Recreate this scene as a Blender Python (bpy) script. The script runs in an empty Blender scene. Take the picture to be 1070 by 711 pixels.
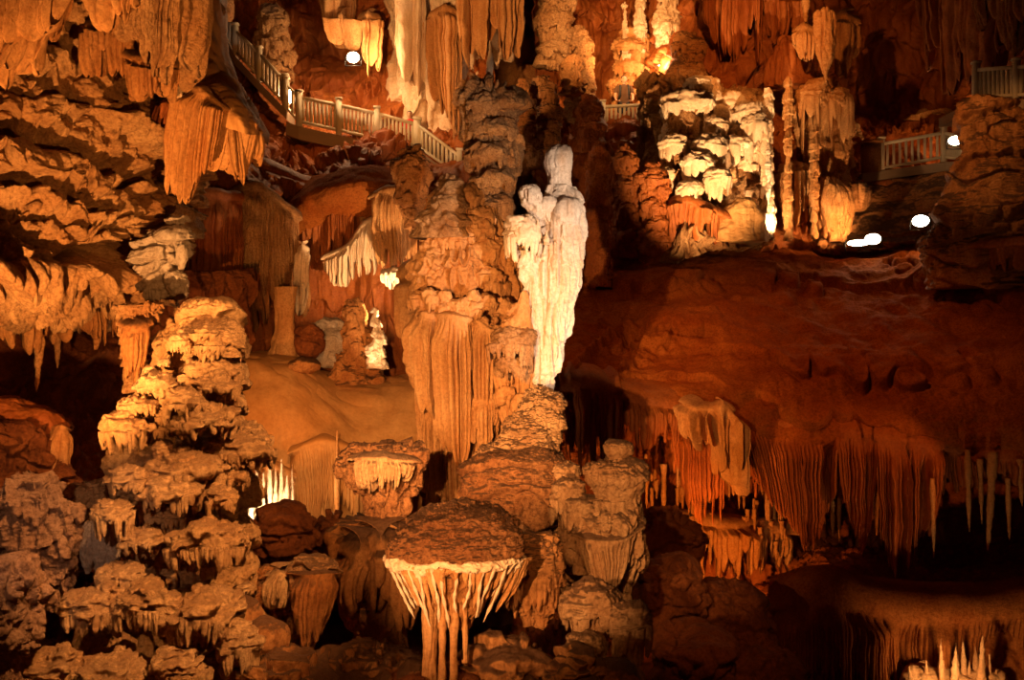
import bpy, math, random
import numpy as np
from mathutils import Vector

# ------------------------------------------------------------------ basics
F = 1100.0; CX = 535.0; CYP = 355.5; CZ = 6.0
scene = bpy.context.scene
COL = scene.collection

def W(x, y, Y):
    return np.array([(x-CX)/F*Y, Y, CZ+(CYP-y)/F*Y])

_rng = np.random.RandomState(7)
TS = 32
TAB = [_rng.rand(TS, TS, TS).astype(np.float32) for _ in range(6)]

def noise(p, seed=0):
    """smooth value noise 0..1 of points (...,3)"""
    t = TAB[seed % 6]
    o = np.array([(seed*7.31) % 31, (seed*3.77) % 31, (seed*11.9) % 31])
    q = p + o
    i = np.floor(q).astype(np.int64)
    f = (q-i).astype(np.float32); f = f*f*f*(f*(f*6-15)+10)
    i0 = i % TS; i1 = (i+1) % TS
    x0, y0, z0 = i0[..., 0], i0[..., 1], i0[..., 2]
    x1, y1, z1 = i1[..., 0], i1[..., 1], i1[..., 2]
    fx, fy, fz = f[..., 0], f[..., 1], f[..., 2]
    a = t[x0, y0, z0]*(1-fx)+t[x1, y0, z0]*fx
    b = t[x0, y1, z0]*(1-fx)+t[x1, y1, z0]*fx
    c = t[x0, y0, z1]*(1-fx)+t[x1, y0, z1]*fx
    d = t[x0, y1, z1]*(1-fx)+t[x1, y1, z1]*fx
    return (a*(1-fy)+b*fy)*(1-fz)+(c*(1-fy)+d*fy)*fz

def fbm(p, seed=0, o=4, g=.5, ridge=False):
    r = 0; a = 1; s = 0
    for k in range(o):
        n = noise(p*(2.03**k), seed+k)
        if ridge: n = np.abs(2*n-1)
        r = r+a*n; s += a; a *= g
    return r/s

def sstep(a, b, x):
    t = np.clip((x-a)/(b-a), 0, 1); return t*t*(3-2*t)

def disp(P, lump=None, flute=None, tier=None, fine=None, crack=None, fade=None, seed=0, tilt=0.0, carve=None):
    """scalar displacement along the normal; P (...,3) world points"""
    D = np.zeros(P.shape[:-1])
    if carve:
        for pts, wpx, dep in carve:      # grooves (dep<0: ridges) along a polyline on the surface
            A = np.array([[(x-CX)/F*Yg, CZ+(CYP-y)/F*Yg] for x, y, Yg in pts]); best = np.full(D.shape, 1e9)
            wm = wpx/F*pts[0][2]
            xx = P[..., 0]+wm*1.2*(noise(P/(wm*2.5), 3)-.5); zz = P[..., 2]+wm*1.8*(noise(P/(wm*2), 4)-.5)
            for a_, b_ in zip(A[:-1], A[1:]):
                d_ = b_-a_; t_ = np.clip(((xx-a_[0])*d_[0]+(zz-a_[1])*d_[1])/(d_@d_), 0, 1)
                best = np.minimum(best, (xx-a_[0]-t_*d_[0])**2+(zz-a_[1]-t_*d_[1])**2)
            D -= dep*np.exp(-best/wm**2)
    if tilt:
        P = P.copy(); P[..., 2] = P[..., 2]+tilt*P[..., 0]
    if lump:
        s, a = lump
        D += a*(fbm(P/s, seed, 3)-.5)*2
    if tier:
        h, a, dr, dw = tier
        pd = P*np.array([1/dw, 1/dw, .12/dw])
        drip = np.abs(2*noise(pd, seed+3)-1)
        drip2 = np.abs(2*noise(pd*.37, seed+4)-1)
        u = P[..., 2]/h+1.6*fbm(P/(2.2*h), seed+1, 2)+dr*(drip+.9*drip2)
        k = np.floor(u); f = u-k
        q = P/(1.5*h); q = q.copy(); q[..., 2] = k*1.7
        am = .35+1.1*noise(q, seed+5)
        D += a*am*((1-f)**.7*sstep(0, .12, f)-.45)
    if flute:
        w, a = flute
        pf = P*np.array([1/w, 1/w, .07/w])
        n = np.abs(2*noise(pf, seed+2)-1)
        n2 = np.abs(2*noise(pf*2.3+3, seed+1)-1)
        n3 = fbm(P/(w*7), seed+9, 2)
        D += a*(np.sqrt(n)-.6+.35*(n2-.4))*sstep(.25, .6, n3)*1.3
    if crack:
        s, a = crack
        pc = P/np.array([s*1.6, s*1.6, s*.7])
        n = np.abs(2*fbm(pc, seed+6, 3)-1)
        D -= a*(1-sstep(0, .1, n))
    if fine:
        s, a = fine
        D += a*(fbm(P/s, seed+8, 4, .6, True)-.35)*2
    return D

# ------------------------------------------------------------------ mesh making
def mesh_from_grid(G, closed=False, caps=False):
    """G (H,W,3) -> verts, quad faces. closed wraps columns"""
    H, Wd = G.shape[:2]
    idx = np.arange(H*Wd).reshape(H, Wd)
    if closed: idx = np.concatenate([idx, idx[:, :1]], 1)
    q = np.stack([idx[:-1, :-1], idx[:-1, 1:], idx[1:, 1:], idx[1:, :-1]], -1).reshape(-1, 4)
    return G.reshape(-1, 3), q

def build(name, V, Q, mat, parent=None, origin=None, smooth=True):
    """one mesh object; world-space verts V, quads/tris Q"""
    V = np.asarray(V, dtype=np.float64)
    if origin is None:
        if parent is not None: origin = np.array(parent['_o']) 
        else: origin = np.array([V[:, 0].mean(), V[:, 1].mean(), V[:, 2].min()])
    me = bpy.data.meshes.new(name)
    me.vertices.add(len(V)); me.vertices.foreach_set('co', (V-origin).astype(np.float32).ravel())
    Q = np.asarray(Q); n, k = Q.shape
    me.loops.add(n*k); me.loops.foreach_set('vertex_index', Q.astype(np.int32).ravel())
    me.polygons.add(n)
    me.polygons.foreach_set('loop_start', (np.arange(n)*k).astype(np.int32))
    me.polygons.foreach_set('loop_total', np.full(n, k, dtype=np.int32))
    me.polygons.foreach_set('use_smooth', np.full(n, smooth))
    me.update(calc_edges=True); me.validate()
    me.materials.append(mat)
    o = bpy.data.objects.new(name, me); COL.objects.link(o)
    if parent is None: o.location = origin
    else: o.parent = parent
    o['_o'] = [float(v) for v in origin]
    return o

def tag(o, label, cat, group=None, kind=None):
    if label: o['label'] = label
    if cat: o['category'] = cat
    if group: o['group'] = group
    if kind: o['kind'] = kind
    elif cat: o['kind'] = 'thing'
    return o

def empty(name, loc, label, cat, group=None):
    o = bpy.data.objects.new(name, None); COL.objects.link(o)
    o.location = loc; o['_o'] = [float(v) for v in loc]; o.empty_display_size = .2
    return tag(o, label, cat, group)

def normals(G, closed=False):
    if closed:
        du = np.roll(G, -1, 1)-np.roll(G, 1, 1)
    else:
        du = np.gradient(G, axis=1)
    dv = np.gradient(G, axis=0)
    n = np.cross(du, dv); l = np.linalg.norm(n, axis=-1, keepdims=True)
    return n/np.maximum(l, 1e-9)

def cr(pts, n, smooth=True):
    """resample rows of a control polyline (k,d) to n samples (catmull-rom), uniform in index-length"""
    pts = np.asarray(pts, float); k = len(pts)
    if k == 2 or not smooth:
        t = np.linspace(0, k-1, n); i = np.clip(np.floor(t).astype(int), 0, k-2); f = (t-i).reshape((n,)+(1,)*(pts.ndim-1))
        return pts[i]*(1-f)+pts[i+1]*f
    t = np.linspace(0, k-1, n); i = np.clip(np.floor(t).astype(int), 0, k-2); f = (t-i)
    sh = (n,)+(1,)*(pts.ndim-1); f = f.reshape(sh)
    p0 = pts[np.clip(i-1, 0, k-1)]; p1 = pts[i]; p2 = pts[i+1]; p3 = pts[np.clip(i+2, 0, k-1)]
    return .5*(2*p1+(p2-p0)*f+(2*p0-5*p1+4*p2-p3)*f**2+(3*p1-p0-3*p2+p3)*f**3)

def arc_resample(pts, n):
    pts = np.asarray(pts, float)
    d = np.r_[0, np.cumsum(np.linalg.norm(np.diff(pts[:, :3], axis=0), axis=1))]
    s = np.linspace(0, d[-1], n)
    return np.stack([np.interp(s, d, pts[:, j]) for j in range(pts.shape[1])], 1)

def patch(rows, H, Wd, warp=None, seed=0, side=1, **dk):
    """surface through rows of (x,y,Y) picture-and-distance control points"""
    C = np.array([[W(*p) for p in r] for r in rows])
    A = cr(C, H)                       # along rows
    G = np.swapaxes(cr(np.swapaxes(A, 0, 1), Wd), 0, 1)
    if warp:
        s, a = warp
        for j in range(3): G[..., j] += a*(fbm(G/s, seed+20+j, 3)-.5)*2
    N = normals(G)
    # make the normal face the camera
    c = np.array([0, 0, CZ]); sg = np.sign(((c-G)*N).sum(-1).mean()); N = N*sg
    G = G+N*disp(G, seed=seed, **dk)[..., None]
    V, Q = mesh_from_grid(G)
    if sg < 0: Q = Q[:, ::-1]
    return V, Q

def loft(rows, Y, dr=.8, H=120, N=140, warp=None, seed=0, smooth=True, cap=True, **dk):
    """closed body from silhouette rows (y, xl, xr[, dY[, dr]]) standing at distance Y"""
    R = []
    for r in rows:
        y, xl, xr = r[:3]; dY = r[3] if len(r) > 3 else 0; k = r[4] if len(r) > 4 else dr
        a = W(xl, y, Y); b = W(xr, y, Y)
        hw = abs(b[0]-a[0])/2
        R.append([(a[0]+b[0])/2, Y+dY, a[2], hw, hw*k])
    R = np.array(R)
    if smooth: R = cr(R, H*3)
    R[:, 3:] = np.maximum(R[:, 3:], .004)
    key = np.c_[R[:, 0]*.3, R[:, 1]*0, R[:, 2], R[:, 3], R[:, 4], R[:, 1]]
    d = np.r_[0, np.cumsum(np.linalg.norm(np.diff(key[:, [0, 2, 3]], axis=0), axis=1))]
    s = np.linspace(0, d[-1], H)
    R = np.stack([np.interp(s, d, R[:, j]) for j in range(5)], 1)
    th = np.linspace(0, 2*np.pi, N, endpoint=False)-np.pi/2
    G = np.zeros((H, N, 3))
    G[..., 0] = R[:, 0:1]+R[:, 3:4]*np.cos(th)
    G[..., 1] = R[:, 1:2]+R[:, 4:5]*np.sin(th)
    G[..., 2] = R[:, 2:3]
    if warp:
        sc, a = warp
        G0 = G.copy()
        for j in range(3): G[..., j] += a*(fbm(G0/sc, seed+20+j, 3)-.5)*2
    Nn = normals(G, True)
    cen = np.stack([R[:, 0], R[:, 1], R[:, 2]], 1)[:, None, :]
    sg = np.sign(((G-cen)[..., :2]*Nn[..., :2]).sum(-1).mean()); Nn = Nn*sg
    G = G+Nn*disp(G, seed=seed, **dk)[..., None]
    if cap:
        top = np.repeat(G[:1].mean(1, keepdims=True), N, 1); bot = np.repeat(G[-1:].mean(1, keepdims=True), N, 1)
        G = np.concatenate([top, G, bot], 0)
    V, Q = mesh_from_grid(G, True)
    if sg < 0: Q = Q[:, ::-1]
    return V, Q

def drape(top, bot, nfl, bulge=.12, thick=.15, rag=.35, tip=.12, fold=0., foldn=3, nv=46, per=9,
          closed=False, seed=0, fine=.015, bead=.0, depth=.0, grp=.25, fadein=.25, powr=1.6, world=False, sh=None, wav=1.0):
    """hanging sheet of organ-pipe flutes: top and bottom curves of (x,y,Y)"""
    rs = np.random.RandomState(seed+100)
    NC = nfl*per
    if world: Tp = np.array(top); Bp = np.array(bot)
    else: Tp = np.array([W(*p) for p in top]); Bp = np.array([W(*p) for p in bot])
    T = cr(Tp, NC, smooth=len(Tp) > 2); B = cr(Bp, NC, smooth=False) if not world else cr(Bp, NC)
    w = .45+rs.rand(nfl)*1.1; e = np.r_[0, np.cumsum(w)]; e = e/e[-1]
    s = (np.arange(NC)+.5)/NC
    cid = np.clip(np.searchsorted(e, s, side='right')-1, 0, nfl-1)
    t = (s-e[cid])/(e[cid+1]-e[cid])*2-1
    wid = w[cid]/w.mean()
    g = rs.rand(nfl+8); gs = np.convolve(g, np.ones(4)/4, 'same')[:nfl]; gs = (gs-gs.min())/(np.ptp(gs)+1e-6)
    L = 1-rag*rs.rand(nfl)[cid]**1.3-grp*(1-gs[cid])-tip*np.abs(t)**powr
    L = np.maximum(L, .08)
    v = np.linspace(0, 1, nv)[:, None]
    P = T[None]+(B-T)[None]*(L[None, :, None]*v[..., None])
    tg = np.gradient(T, axis=0)
    if closed: tg = np.roll(T, -1, 0)-np.roll(T, 1, 0)
    N = np.cross(tg, np.array([0, 0, 1.0])); N[:, 2] = 0
    N /= np.maximum(np.linalg.norm(N, axis=1, keepdims=True), 1e-9)
    if closed:
        c = T.mean(0); sg = np.sign(((T-c)[:, :2]*N[:, :2]).sum())
    else:
        sg = np.sign(((np.array([0, 0, CZ])-T)*N).sum())
    N = N*sg
    fi = sstep(0, fadein, v)
    b = bulge*np.sqrt(np.clip(1-t**2, 0, 1))*np.sqrt(wid)
    off = depth*rs.rand(nfl)[cid]
    fo = fold*(noise(np.stack([s*foldn*2, s*0+seed, s*0], 1), seed)-.5)*2
    endt = np.sqrt(np.clip(1-v**5, 0, 1))
    eb = 0 if closed else (-min(.45, np.linalg.norm(np.diff(T, axis=0), axis=1).sum()*.14)*np.abs(2*s-1)**5)[None]
    fo = fo+eb/np.maximum(fi, .02) if not closed else fo
    F1 = (b*fi)*endt+off*fi+fo*fi
    F1 = F1+fi*bead*(noise(np.stack(np.broadcast_arrays(cid*3.3, v*14+0*s, 0*v+s*0), -1), seed)-.5)
    F2 = (fo+off)*fi-thick*endt
    G1 = P+N[None]*F1[..., None]; G2 = P+N[None]*F2[..., None]
    if fine:
        G1 = G1+N[None]*(fine*(fbm(G1/.25, seed, 3)-.5)*2)[..., None]
    cw = np.linalg.norm(np.diff(T, axis=0), axis=1).sum()/nfl
    a = min(cw*.22, bulge*.5)
    rib = np.abs(2*noise(G1*np.array([1/(cw*.33), 1/(cw*.33), .05/(cw*.33)]), seed+1)-1)
    G1 = G1+N[None]*(fi*a*(rib-.5))[..., None]
    if sh is None: sh = (0, 0) if closed else (cw*2.5, cw*3.5)
    if sh[0] or sh[1]:
        k = 9; q = np.linspace(1, 0, k, endpoint=False)[:, None]
        hn = .85+.3*noise(np.stack([s*9, s*0+seed, s*0], 1), seed)
        S_ = G1[:1]+np.array([0, 0, 1.])*(sh[0]*np.sin(q*np.pi/2)*hn)[..., None]-N[None]*(sh[1]*(1-np.cos(q*np.pi/2)))[..., None]
        G1 = np.concatenate([S_, G1], 0)
    G = np.concatenate([G1, G2[::-1]], 0)
    if wav:
        G0 = G.copy(); sc = max(cw*5, .4)
        for j in (0, 1): G[..., j] += wav*min(cw, .16)*.6*(fbm(G0/sc, seed+30+j, 3)-.5)*2
    V, Q = mesh_from_grid(G, closed)
    if sg < 0: Q = Q[:, ::-1]
    return V, Q

def join(*parts):
    Vs = []; Qs = []; n = 0
    for V, Q in parts:
        Vs.append(V); Qs.append(Q+n); n += len(V)
    return np.concatenate(Vs), np.concatenate(Qs)

def stal(x, y0, y1, w, Y, lean=0, seed=0, up=False, k=1.0):
    """stalactite: hangs from y0 to y1 (up=True stands)"""
    rows = []
    n = 7
    for i in range(n):
        f = i/(n-1); r = (1-f)**(.75*k)*.92+.08
        rr = r*(1+.18*math.sin(seed*1.7+i*2.1))
        yy = y0+(y1-y0)*f
        xx = x+lean*f
        rows.append((yy, xx-w*rr, xx+w*rr))
    return loft(rows, Y, .9, H=44, N=18, seed=seed, fine=(.12, w*Y/F*.25), lump=(.5, w*Y/F*.2))

def box(c, sz, rz=0, shear=0):
    hx, hy, hz = sz[0]/2, sz[1]/2, sz[2]/2
    V = np.array([[sx*hx, sy*hy, s*hz+shear*sx*hx] for s in (-1, 1) for sy in (-1, 1) for sx in (-1, 1)], float)
    ca, sa = math.cos(rz), math.sin(rz)
    V = np.stack([V[:, 0]*ca-V[:, 1]*sa, V[:, 0]*sa+V[:, 1]*ca, V[:, 2]], 1)+np.array(c)
    Q = np.array([[0, 2, 3, 1], [4, 5, 7, 6], [0, 1, 5, 4], [2, 6, 7, 3], [0, 4, 6, 2], [1, 3, 7, 5]])
    return V, Q

# ------------------------------------------------------------------ materials
def rock(name, a, b, c=None, dirt=0., dirtcol=(.05, .025, .012), streak=.5, bump=.5, rough=.72, spec=.22, sc=1.0, speck=.3):
    if name not in ('white_calcite', 'grey_limestone'):
        g_ = lambda v: (v[0], v[1]**1.17, v[2]**1.26)
        a, b = g_(a), g_(b); c = g_(c) if c else None
    m = bpy.data.materials.new(name); m.use_nodes = True
    nt = m.node_tree; N = nt.nodes; L = nt.links; N.clear()
    out = N.new('ShaderNodeOutputMaterial'); bs = N.new('ShaderNodeBsdfPrincipled'); L.new(bs.outputs[0], out.inputs[0])
    geo = N.new('ShaderNodeNewGeometry'); mp = N.new('ShaderNodeMapping'); L.new(geo.outputs['Position'], mp.inputs[0])
    mp.inputs['Scale'].default_value = (1, 1, .18)
    def nz(scale, det=5, vec=None, rgh=.6):
        n = N.new('ShaderNodeTexNoise'); n.inputs['Scale'].default_value = scale; n.inputs['Detail'].default_value = det
        n.inputs['Roughness'].default_value = rgh
        L.new(vec or geo.outputs['Position'], n.inputs['Vector']); return n.outputs['Fac']
    def ramp(f, p0, p1):
        r = N.new('ShaderNodeMapRange'); r.inputs[1].default_value = p0; r.inputs[2].default_value = p1
        r.clamp = True; L.new(f, r.inputs[0]); return r.outputs[0]
    def mix(f, A, B):
        x = N.new('ShaderNodeMix'); x.data_type = 'RGBA'
        if isinstance(f, float): x.inputs[0].default_value = f
        else: L.new(f, x.inputs[0])
        for k, v in ((6, A), (7, B)):
            if isinstance(v, tuple): x.inputs[k].default_value = (*v, 1)
            else: L.new(v, x.inputs[k])
        return x.outputs[2]
    def mul(f, k):
        x = N.new('ShaderNodeMath'); x.operation = 'MULTIPLY'; L.new(f, x.inputs[0])
        if isinstance(k, (int, float)): x.inputs[1].default_value = k
        else: L.new(k, x.inputs[1])
        return x.outputs[0]
    base = mix(ramp(nz(.9*sc), .35, .68), a, b)
    st = ramp(nz(5*sc, 4, mp.outputs[0]), .42, .7)
    base = mix(mul(st, streak), base, c or tuple(v*.55 for v in b))
    sp = ramp(nz(9*sc, 6, None, .75), .56, .70)
    base = mix(mul(sp, speck), base, tuple(v*.35 for v in b))
    if dirt > 0:
        sx = N.new('ShaderNodeSeparateXYZ'); L.new(geo.outputs['Normal'], sx.inputs[0])
        ad = N.new('ShaderNodeMath'); ad.operation = 'ADD'; L.new(sx.outputs[2], ad.inputs[0])
        L.new(mul(nz(2.6*sc), .9), ad.inputs[1])
        base = mix(mul(ramp(ad.outputs[0], .72, 1.12), dirt), base, dirtcol)
    mm = N.new('ShaderNodeMix'); mm.data_type = 'RGBA'; mm.blend_type = 'MULTIPLY'; mm.inputs[0].default_value = min(1, .3+speck)
    rr = N.new('ShaderNodeValToRGB'); L.new(nz(19*sc, 5, None, .8), rr.inputs[0])
    rr.color_ramp.elements[0].position = .36; rr.color_ramp.elements[0].color = (.42, .34, .28, 1)
    rr.color_ramp.elements[1].position = .56; rr.color_ramp.elements[1].color = (1, 1, 1, 1)
    L.new(base, mm.inputs[6]); L.new(rr.outputs[0], mm.inputs[7]); base = mm.outputs[2]
    L.new(base, bs.inputs['Base Color'])
    bs.inputs['Roughness'].default_value = rough; bs.inputs['Specular IOR Level'].default_value = spec
    bp = N.new('ShaderNodeBump'); bp.inputs['Strength'].default_value = bump; bp.inputs['Distance'].default_value = .09
    h1 = nz(12*sc, 8, None, .74); h2 = nz(7*sc, 3, mp.outputs[0])
    ad2 = N.new('ShaderNodeMath'); ad2.operation = 'ADD'; L.new(h1, ad2.inputs[0]); L.new(mul(h2, .6), ad2.inputs[1])
    L.new(ad2.outputs[0], bp.inputs['Height']); L.new(bp.outputs[0], bs.inputs['Normal'])
    return m

M = {}
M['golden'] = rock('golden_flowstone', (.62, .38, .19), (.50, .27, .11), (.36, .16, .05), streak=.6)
M['tan'] = rock('tan_limestone', (.60, .40, .22), (.42, .24, .11), (.20, .09, .035), streak=.35, bump=.9, speck=.6)
M['pale'] = rock('pale_calcite', (.80, .66, .50), (.68, .50, .34), (.50, .30, .16), streak=.4, bump=.35, speck=.12)
M['white'] = rock('white_calcite', (.82, .70, .56), (.74, .56, .40), (.58, .32, .15), streak=.65, bump=.5, speck=.2)
M['grey'] = rock('grey_limestone', (.56, .46, .38), (.40, .29, .20), (.28, .17, .10), streak=.3, bump=.8, speck=.4)
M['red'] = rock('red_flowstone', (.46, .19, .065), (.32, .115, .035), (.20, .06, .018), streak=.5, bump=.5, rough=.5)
M['dome'] = rock('dome_flowstone', (.40, .165, .05), (.28, .095, .025), (.18, .055, .014), streak=.35, bump=.6, speck=.45, spec=.05, rough=.9)
M['stone'] = rock('weathered_stone', (.46, .33, .24), (.32, .21, .14), (.18, .10, .055), streak=.4, bump=.9, speck=.6)
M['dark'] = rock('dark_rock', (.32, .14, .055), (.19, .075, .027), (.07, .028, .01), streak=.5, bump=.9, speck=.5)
M['brown'] = rock('brown_dripstone', (.52, .30, .14), (.38, .19, .07), (.20, .08, .03), dirt=.95, dirtcol=(.10,.045,.02), streak=.5, bump=.7, speck=.4)
M['tower'] = rock('tower_dripstone', (.70, .50, .30), (.56, .36, .18), (.26, .12, .045), dirt=.65, dirtcol=(.16, .075, .032), streak=.4, bump=.8, speck=.35)
M['mush'] = rock('mushroom_cap', (.42, .24, .12), (.26, .13, .055), (.10, .045, .02), dirt=.95, dirtcol=(.10, .045, .018), streak=.3, bump=.9, speck=.7)
M['base'] = rock('base_dripstone', (.60, .41, .24), (.45, .27, .14), (.24, .12, .05), dirt=.85, dirtcol=(.11, .055, .028), streak=.45, bump=.8, speck=.4)
M['slope'] = rock('smooth_flowstone', (.58, .36, .17), (.48, .27, .11), (.36, .19, .07), streak=.5, bump=.12, speck=.0, sc=.6)

def plain(name, col, rough=.6, metal=0, emit=None, es=0):
    m = bpy.data.materials.new(name); m.use_nodes = True
    b = m.node_tree.nodes['Principled BSDF']; nt = m.node_tree
    n = nt.nodes.new('ShaderNodeTexNoise'); n.inputs['Scale'].default_value = 8
    x = nt.nodes.new('ShaderNodeMix'); x.data_type = 'RGBA'; nt.links.new(n.outputs['Fac'], x.inputs[0])
    x.inputs[6].default_value = (*col, 1); x.inputs[7].default_value = (*[c*.7 for c in col], 1)
    nt.links.new(x.outputs[2], b.inputs['Base Color'])
    b.inputs['Roughness'].default_value = rough; b.inputs['Metallic'].default_value = metal
    if emit:
        b.inputs['Emission Color'].default_value = (*emit, 1); b.inputs['Emission Strength'].default_value = es
    return m
M['concrete'] = plain('painted_concrete', (.62, .50, .33), .8)
M['concrete_dark'] = plain('walkway_concrete', (.30, .20, .12), .9)
M['metal'] = plain('lamp_metal', (.05, .05, .05), .4, .8)
M['glow'] = plain('lamp_glow', (1, .9, .7), .3, 0, (1, .78, .5), 60)
M['glow_dim'] = plain('lamp_glow_amber', (1, .7, .4), .3, 0, (1, .5, .16), 9)
M['skin'] = plain('skin', (.55, .30, .18), .6)
M['hair'] = plain('hair', (.04, .02, .012), .7)
M['shirt_brown'] = plain('brown_shirt', (.10, .045, .02), .9)
M['shirt_red'] = plain('red_shirt', (.75, .02, .02), .9)
M['strap'] = plain('black_strap', (.01, .01, .01), .8)
M['trousers'] = plain('dark_trousers', (.03, .03, .04), .9)

def S(name, label, cat, vq, mat, group=None, kind=None):
    o = build(name, vq[0], vq[1], M[mat]); return tag(o, label, cat, group, kind)
def ST(name, vq, mat):
    o = build(name, vq[0], vq[1], M[mat], origin=np.zeros(3)); o['kind'] = 'structure'; return o
def PT(name, vq, mat, parent, label=None):
    o = build(name, vq[0], vq[1], M[mat], parent=parent)
    if label: o['label'] = label
    return o

# ------------------------------------------------------------------ camera
cam = bpy.data.cameras.new('camera'); co = bpy.data.objects.new('camera', cam); COL.objects.link(co)
co.location = (0, 0, CZ); co.rotation_euler = (math.pi/2, 0, 0)
cam.sensor_width = 36; cam.lens = 36*F/1070; cam.clip_end = 300
scene.camera = co
vs = scene.view_settings; vs.view_transform = 'Standard'; vs.look = 'None'; vs.gamma = 1; vs.exposure = 0.12; vs.use_curve_mapping = False
wd = bpy.data.worlds.new('world'); scene.world = wd; wd.use_nodes = True
wd.node_tree.nodes['Background'].inputs[0].default_value = (.02, .006, .002, 1); wd.node_tree.nodes['Background'].inputs[1].default_value = .4
try:
    scene.cycles.max_bounces = 5; scene.cycles.diffuse_bounces = 2; scene.cycles.glossy_bounces = 2
    scene.cycles.use_denoising = True
except Exception: pass

# ------------------------------------------------------------------ the setting
ST('wall_back', patch([[(-300,-250,40),(100,-250,40),(500,-250,42),(900,-250,42),(1350,-250,38)],
                       [(-300,50,38),(100,50,42),(500,50,43),(900,50,46),(1350,50,38)],
                       [(-300,350,36),(100,350,38),(500,350,40),(900,350,44),(1350,350,38)],
                       [(-300,800,34),(100,800,34),(500,800,36),(900,800,38),(1350,800,36)]], 420, 620,
                      warp=(6, .8), seed=3, lump=(4, 1.2), tier=(2.4, .7, .5, .5), flute=(.55, .35), fine=(.5, .06)), 'brown')
ST('floor', patch([[(-700,640,40),(200,640,42),(600,640,42),(900,640,42),(1800,640,40)],
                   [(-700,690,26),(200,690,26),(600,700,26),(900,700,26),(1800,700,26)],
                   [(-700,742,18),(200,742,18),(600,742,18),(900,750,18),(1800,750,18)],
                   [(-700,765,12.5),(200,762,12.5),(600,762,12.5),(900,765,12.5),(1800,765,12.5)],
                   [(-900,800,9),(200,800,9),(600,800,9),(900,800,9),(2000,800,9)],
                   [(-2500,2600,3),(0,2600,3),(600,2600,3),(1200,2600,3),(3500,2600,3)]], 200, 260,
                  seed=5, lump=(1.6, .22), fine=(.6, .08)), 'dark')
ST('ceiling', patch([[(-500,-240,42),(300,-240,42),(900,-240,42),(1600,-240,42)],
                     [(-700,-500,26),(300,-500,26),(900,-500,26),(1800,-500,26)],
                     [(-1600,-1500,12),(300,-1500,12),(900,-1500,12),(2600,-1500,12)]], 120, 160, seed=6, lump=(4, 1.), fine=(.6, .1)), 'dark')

# left wall with tilted bedding
ST('wall_left', patch([[(-330,-160,12),(-120,-160,13.5),(60,-160,15),(170,-160,17),(215,-160,20),(205,-160,26)],
                       [(-330,60,12),(-120,60,13.2),(60,60,14.6),(150,60,16),(200,60,19),(190,60,26)],
                       [(-330,150,11.6),(-120,150,13),(60,150,14.6),(160,150,16),(200,160,18),(200,160,26)],
                       [(-330,250,11.2),(-120,245,12.6),(60,250,14.2),(140,255,15.2),(180,255,17.5),(190,255,26)],
                       [(-330,300,11),(-120,300,12.6),(50,298,14.2),(110,300,15),(150,298,16.5),(160,300,24)],
                       [(-330,325,12),(-120,325,14),(40,322,16),(100,325,17),(140,325,18.5),(150,330,24)],
                       [(-330,325,15),(-120,325,17),(40,320,20),(100,322,21),(140,325,22),(150,330,25)]], 620, 720,
                      warp=(1.6, .3), seed=11, lump=(1.2, .45), tier=(.62, .42, .5, .2), crack=(.7, .22), fine=(.26, .13), tilt=.35,
                      carve=[([(-60,120,14),(30,138,14),(80,158,14),(135,176,15),(190,196,16)], 8, .9), ([(-80,185,14),(20,190,14),(90,205,14)], 6, .5), ([(25,238,14),(60,262,14),(130,262,15)], 8, .8),
                             ([(-100,215,14),(60,228,14),(140,236,15)], 4, .35), ([(0,60,14),(60,95,14),(110,110,14)], 4, .3), ([(70,96,14),(110,135,14.5),(165,160,15)], 4, -.25),
                             ([(-60,282,14),(50,286,14),(140,284,15)], 9, -.45), ([(60,40,14.5),(75,70,14.5)], 6, .4)]), 'tan')
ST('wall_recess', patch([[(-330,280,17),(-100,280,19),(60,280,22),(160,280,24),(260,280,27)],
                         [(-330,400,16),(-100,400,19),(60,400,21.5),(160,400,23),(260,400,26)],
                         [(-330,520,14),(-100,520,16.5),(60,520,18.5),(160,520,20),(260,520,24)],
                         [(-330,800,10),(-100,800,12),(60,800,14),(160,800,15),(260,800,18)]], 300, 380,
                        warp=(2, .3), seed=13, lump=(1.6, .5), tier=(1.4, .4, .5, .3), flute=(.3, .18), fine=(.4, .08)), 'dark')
# mid-left back wall below the walkway
ST('wall_mid', patch([[(150,-60,36),(230,-60,37),(300,-60,39),(370,-60,39),(430,-60,38),(520,-60,38)],
                      [(150,40,34),(240,40,36),(300,40,38.5),(370,40,38.5),(430,40,37.5),(520,40,37)],
                      [(150,120,32),(240,120,33),(300,120,36.2),(370,120,36.2),(430,130,36),(520,130,36)],
                      [(150,165,30),(240,165,31),(300,165,34),(370,160,34),(430,175,33.5),(520,180,34)],
                      [(150,200,29),(240,215,29),(310,210,31),(370,190,30.5),(430,200,31),(520,200,33)],
                      [(150,330,29),(240,320,29),(310,300,30.5),(370,290,30.5),(430,300,31),(520,300,33)],
                      [(150,430,28),(240,430,29),(310,420,31),(370,400,31.5),(430,400,31),(520,400,33)]], 520, 460,
                     warp=(2, .35), seed=17, lump=(2.2, .7), tier=(1.7, .45, .45, .3), flute=(.3, .2), fine=(.4, .07)), 'red')
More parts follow.
